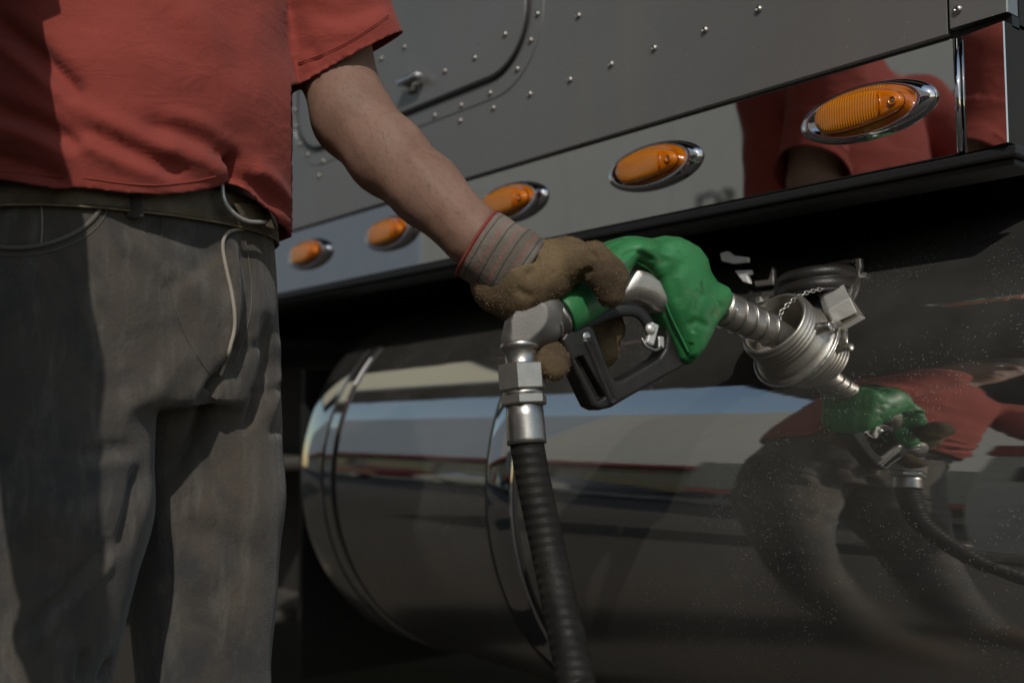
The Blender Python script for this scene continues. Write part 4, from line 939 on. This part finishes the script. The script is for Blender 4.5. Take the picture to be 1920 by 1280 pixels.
# hem line, measured round the waist
hemp = [(-150, 326), (0, 337), (60, 346), (160, 352), (230, 362), (300, 366), (360, 360), (410, 350), (436, 334), (452, 340), (478, 362), (505, 392), (525, 420), (546, 436), (556, 428)]
bvS = BVHTree.FromPolygons([Vector(v) for v in V], [tuple(int(i) for i in q) for q in F])
an, hzv = [], []
for a, b in hemp:
    r = ray(a, b).normalized(); h = bvS.ray_cast(CAM, r)
    if h[0] is None: continue
    q = h[0] - C; an.append(math.atan2(q.dot(lv), q.dot(fv))); hzv.append(h[0].z)
print('hem', [(round(math.degrees(a)), round(z, 3)) for a, z in zip(an, hzv)])
o_ = np.argsort(an); an = np.array(an)[o_]; hzv = np.array(hzv)[o_]
an = np.concatenate([[-math.pi], an, [math.pi]]); hzv = np.concatenate([[.985], hzv, [.985]])
phi = np.arctan2((V - np.array(C)) @ np.array(lv), (V - np.array(C)) @ np.array(fv)); hz_ = np.interp(phi, an, hzv)
N_ = normals(V, F)
V = V + N_ * (nz(V, 7, 11) * .007 + nz(V * np.array([1, 1, 1.4]), 17, 12) * .0028)[:, None]
V = folds(V, F, [
    ([(-30, 20), (60, 90), (130, 160), (150, 185)], 17, -.017), ([(-30, 60), (60, 130), (150, 200)], 16, .008), ([(-40, 190), (60, 225), (135, 265), (150, 280)], 17, -.017), ([(-40, 225), (60, 255), (150, 295)], 16, .009),
    ([(-40, 285), (60, 315), (130, 345)], 15, -.013), ([(120, 222), (200, 262), (290, 300), (350, 335)], 17, -.008), ([(150, 210), (240, 250), (330, 300)], 18, .007), ([(120, 250), (220, 300), (320, 345)], 16, .008),
    ([(262, 228), (330, 240), (400, 270), (438, 308)], 16, -.010), ([(300, 215), (370, 235), (430, 280)], 18, .006), ([(290, 270), (370, 300), (430, 330)], 18, .008),
    ([(438, 288), (444, 312), (448, 352)], 9, -.034), ([(450, 330), (490, 352), (530, 395)], 13, -.010), ([(470, 315), (510, 340), (545, 390)], 14, .009), ([(500, 385), (525, 405), (545, 425)], 8, .006),
    ([(470, 0), (480, 120), (490, 220), (510, 300)], 30, .003), ([(300, 10), (330, 60), (380, 150)], 24, -.003), ([(340, 0), (400, 90), (470, 240)], 34, .003),
    ([(570, 20), (640, 30), (720, 0)], 16, -.004), ([(600, 60), (660, 60), (720, 30)], 14, .004), ([(575, 80), (600, 120)], 14, -.004)])
V = relax(V, F, 2, .5)
px, py, _d = proj(V)
def side_of(P, o, ax): return (P - np.array(o)) @ np.array(ax)
pull_to = D(722, 92, 1.215)
# loose back of the left sleeve
m_ = (side_of(V, HEM_L, axl) > -.10) & (px > 640) & (py < 200); V[m_] += np.array(RT) * .006 * np.clip((px[m_] - 640) / 60, 0, 1)[:, None]
axl2 = (RT * .47 - UP * .87 + FW * .22).normalized()
dL = side_of(V, HEM_L, axl2); nearL = np.linalg.norm(V - np.array(HEM_L), axis=1) < .22; armL = (np.linalg.norm(np.cross(V - np.array(HEM_L), np.array(axl)), axis=1) < .12) & nearL & (V[:, 2] < 1.36)
HR = SH_R + axr * .22; dR = side_of(V, HR, axr); armR = (np.linalg.norm(np.cross(V - np.array(HR), np.array(axr)), axis=1) < .088) & (np.linalg.norm(V - np.array(HR), axis=1) < .2)
ll = (V - np.array(C)) @ np.array(lv)
pxv, pyv, _d = proj(V); isL = armL & (ll > .08) & (pxv > 549) ; isR = armR & (ll < -.20)
val = hz_ - V[:, 2]              # >0 below the hem
drop = np.where(isL & (dL > -.12), dL, np.where(isR & (dR > -.1), dR, val))
fd = drop[F].max(1) if False else drop[F].min(1); keep = fd <= 0
F = F[keep]; used = np.unique(F)
snap = drop[used] > 0; ids = used[snap]
for i in ids:
    if isL[i] and dL[i] > -.12: V[i] -= np.array(axl2) * dL[i]
    elif isR[i] and dR[i] > -.1: V[i] -= np.array(axr) * dR[i]
    else: V[i, 2] = hz_[i]
rm = -np.ones(len(V), int); rm[used] = np.arange(len(used)); V = V[used]; F = rm[F]
shirt = mesh('t_shirt', V, F, 'shirt', man)
so = shirt.modifiers.new('thickness', 'SOLIDIFY'); so.thickness = .0022; so.offset = -1
# stitched sleeve hem
bvS = BVHTree.FromPolygons([Vector(v) for v in V], [tuple(int(i) for i in q) for q in F])
for dy in (0, 4): seam(bvS, [(560, 118 + dy), (600, 104 + dy), (650, 80 + dy), (700, 48 + dy), (728, 28 + dy)], .0006, 'hem_stitching', 'shirt', shirt, .0005)
seam(bvS, [(-20, 318), (60, 328), (160, 334), (230, 344), (300, 347), (360, 341), (405, 330)], .0006, 'hem_stitching', 'shirt', shirt, .0005)

# boots
for s, l_ in ((1, .12), (-1, -.14)):
    b0 = B(-.03, l_, -.017); f = Field(np.array(b0) - np.array((.2, .2, .07)), np.array(b0) + np.array((.3, .3, .2)), .006)
    f.chain([B(-.03, l_, .10), B(-.03, l_, -.017)], [.052, .048], .02); f.chain([B(-.03, l_, -.027), B(.10, l_ * 1.08, -.032), B(.17, l_ * 1.12, -.035)], [.046, .046, .04], .02)
    V, F = f.surf(); V = relax(V, F, 1); V[:, 2] = np.maximum(V[:, 2], -.075); mesh('boot', V, F, 'boot', man)
# the man is 1.67 m tall: stature set before the hand that meets the nozzle
bpy.context.view_layer.update()
K = .91; man.scale = (K, K, K); man.location = C * K + CAM * (1 - K)
bpy.context.view_layer.update()
# glove
f = Field(np.array(D(1040, 560, 1.0)) - .13, np.array(D(1040, 560, 1.0)) + .13, .0017)
f.chain([D(930, 532, .985), D(975, 525, .980), D(1040, 500, .985)], [.024, .032, .026], .014)
f.chain([D(930, 552, .975), D(975, 548, .972), D(1030, 525, .972)], [.012, .020, .018], .012)
f.chain([D(952, 582, .972), D(958, 556, .973)], [.007, .018], .01)
f.chain([D(1020, 505, .978), D(1068, 491, .970), D(1112, 489, .964), D(1140, 515, .960), D(1144, 552, .962)], [.026, .0165, .0160, .0160, .0135], .007)
f.chain([D(1010, 505, 1.01), D(1060, 497, 1.03), D(1110, 502, 1.045)], [.026, .024, .02], .014)
for (a, b, c, e, dd) in (((1000, 540), (1008, 620), (1038, 680), .0140, .955), ((1040, 530), (1062, 610), (1080, 655), .012, 1.0), ((1085, 520), (1112, 602), (1126, 650), .0180, 1.035), ((1125, 515), (1140, 590), (1148, 615), .0120, 1.035)):
    f.chain([D(*a, 1.04), D(*b, 1.05 if dd > .98 else 1.0), D(c[0], c[1], dd + .012), D(c[0] + 3, c[1] + 10, dd)], [.014, e + .001, e, e - .002], .005)
V, F = f.surf(); V = relax(V, F, 2); N_ = normals(V, F)
V = V + N_ * (nz(V, 45, 2) * .0016 + nz(V, 110, 4) * .0004)[:, None]
V = folds(V, F, [([(1085, 540), (1090, 515), (1112, 505)], 7, -.0035), ([(1000, 470), (1006, 500), (985, 520)], 7, -.0025), ([(955, 500), (985, 488), (1015, 480)], 6, -.003), ([(1108, 470), (1120, 485)], 6, -.002), ([(965, 540), (1000, 560)], 8, -.002)])
glove = mesh('glove', V, F, 'suede', man)
# nap: short fibres of the suede
tv, tf = [], []; N_ = normals(V, F)
for i in rng.choice(len(V), 13000, replace=True):
    p = Vector(V[i]); nrm = Vector(N_[i]); d = (nrm + Vector(rng.normal(0, .6, 3))).normalized(); a = d.cross(Vector(rng.normal(0, 1, 3))).normalized() * .00022
    k = len(tv); tv += [p - a, p + a, p + d * float(rng.uniform(.0008, .0023))]; tf.append((k, k + 1, k + 2))
mesh('glove_nap', tv, tf, 'nap', glove, smooth=False)
c0, c1 = D(896, 456, .984), D(983, 512, .982)
cx_ = (c1 - c0).normalized(); CL = (c1 - c0).length
pts = [c0 + cx_ * (CL * t) for t in np.linspace(0, 1.05, 16)]
V, F, U = tube(pts, list(np.interp(np.linspace(0, 1, 16), [0, .35, .7, 1], [.0350, .0360, .0380, .034])), 64, cap=False, uv=True, up=FW)
V = np.array([tuple(v) for v in V]); cen = np.repeat(np.array([tuple(p) for p in pts]), 65, 0); rd = V - cen; V = V + rd * (nz(V, 38, 8) * .07)[:, None]
cuff = mesh('cuff', V, F, 'cuff', glove, uv=U); so = cuff.modifiers.new('t', 'SOLIDIFY'); so.thickness = .002
eg_ = [Vector(v) * 1.0 for v in V[:65]]; mesh('cuff_binding', *tube(eg_ + [eg_[1]], .0016, 8, cap=False), 'cuff_edge', cuff)
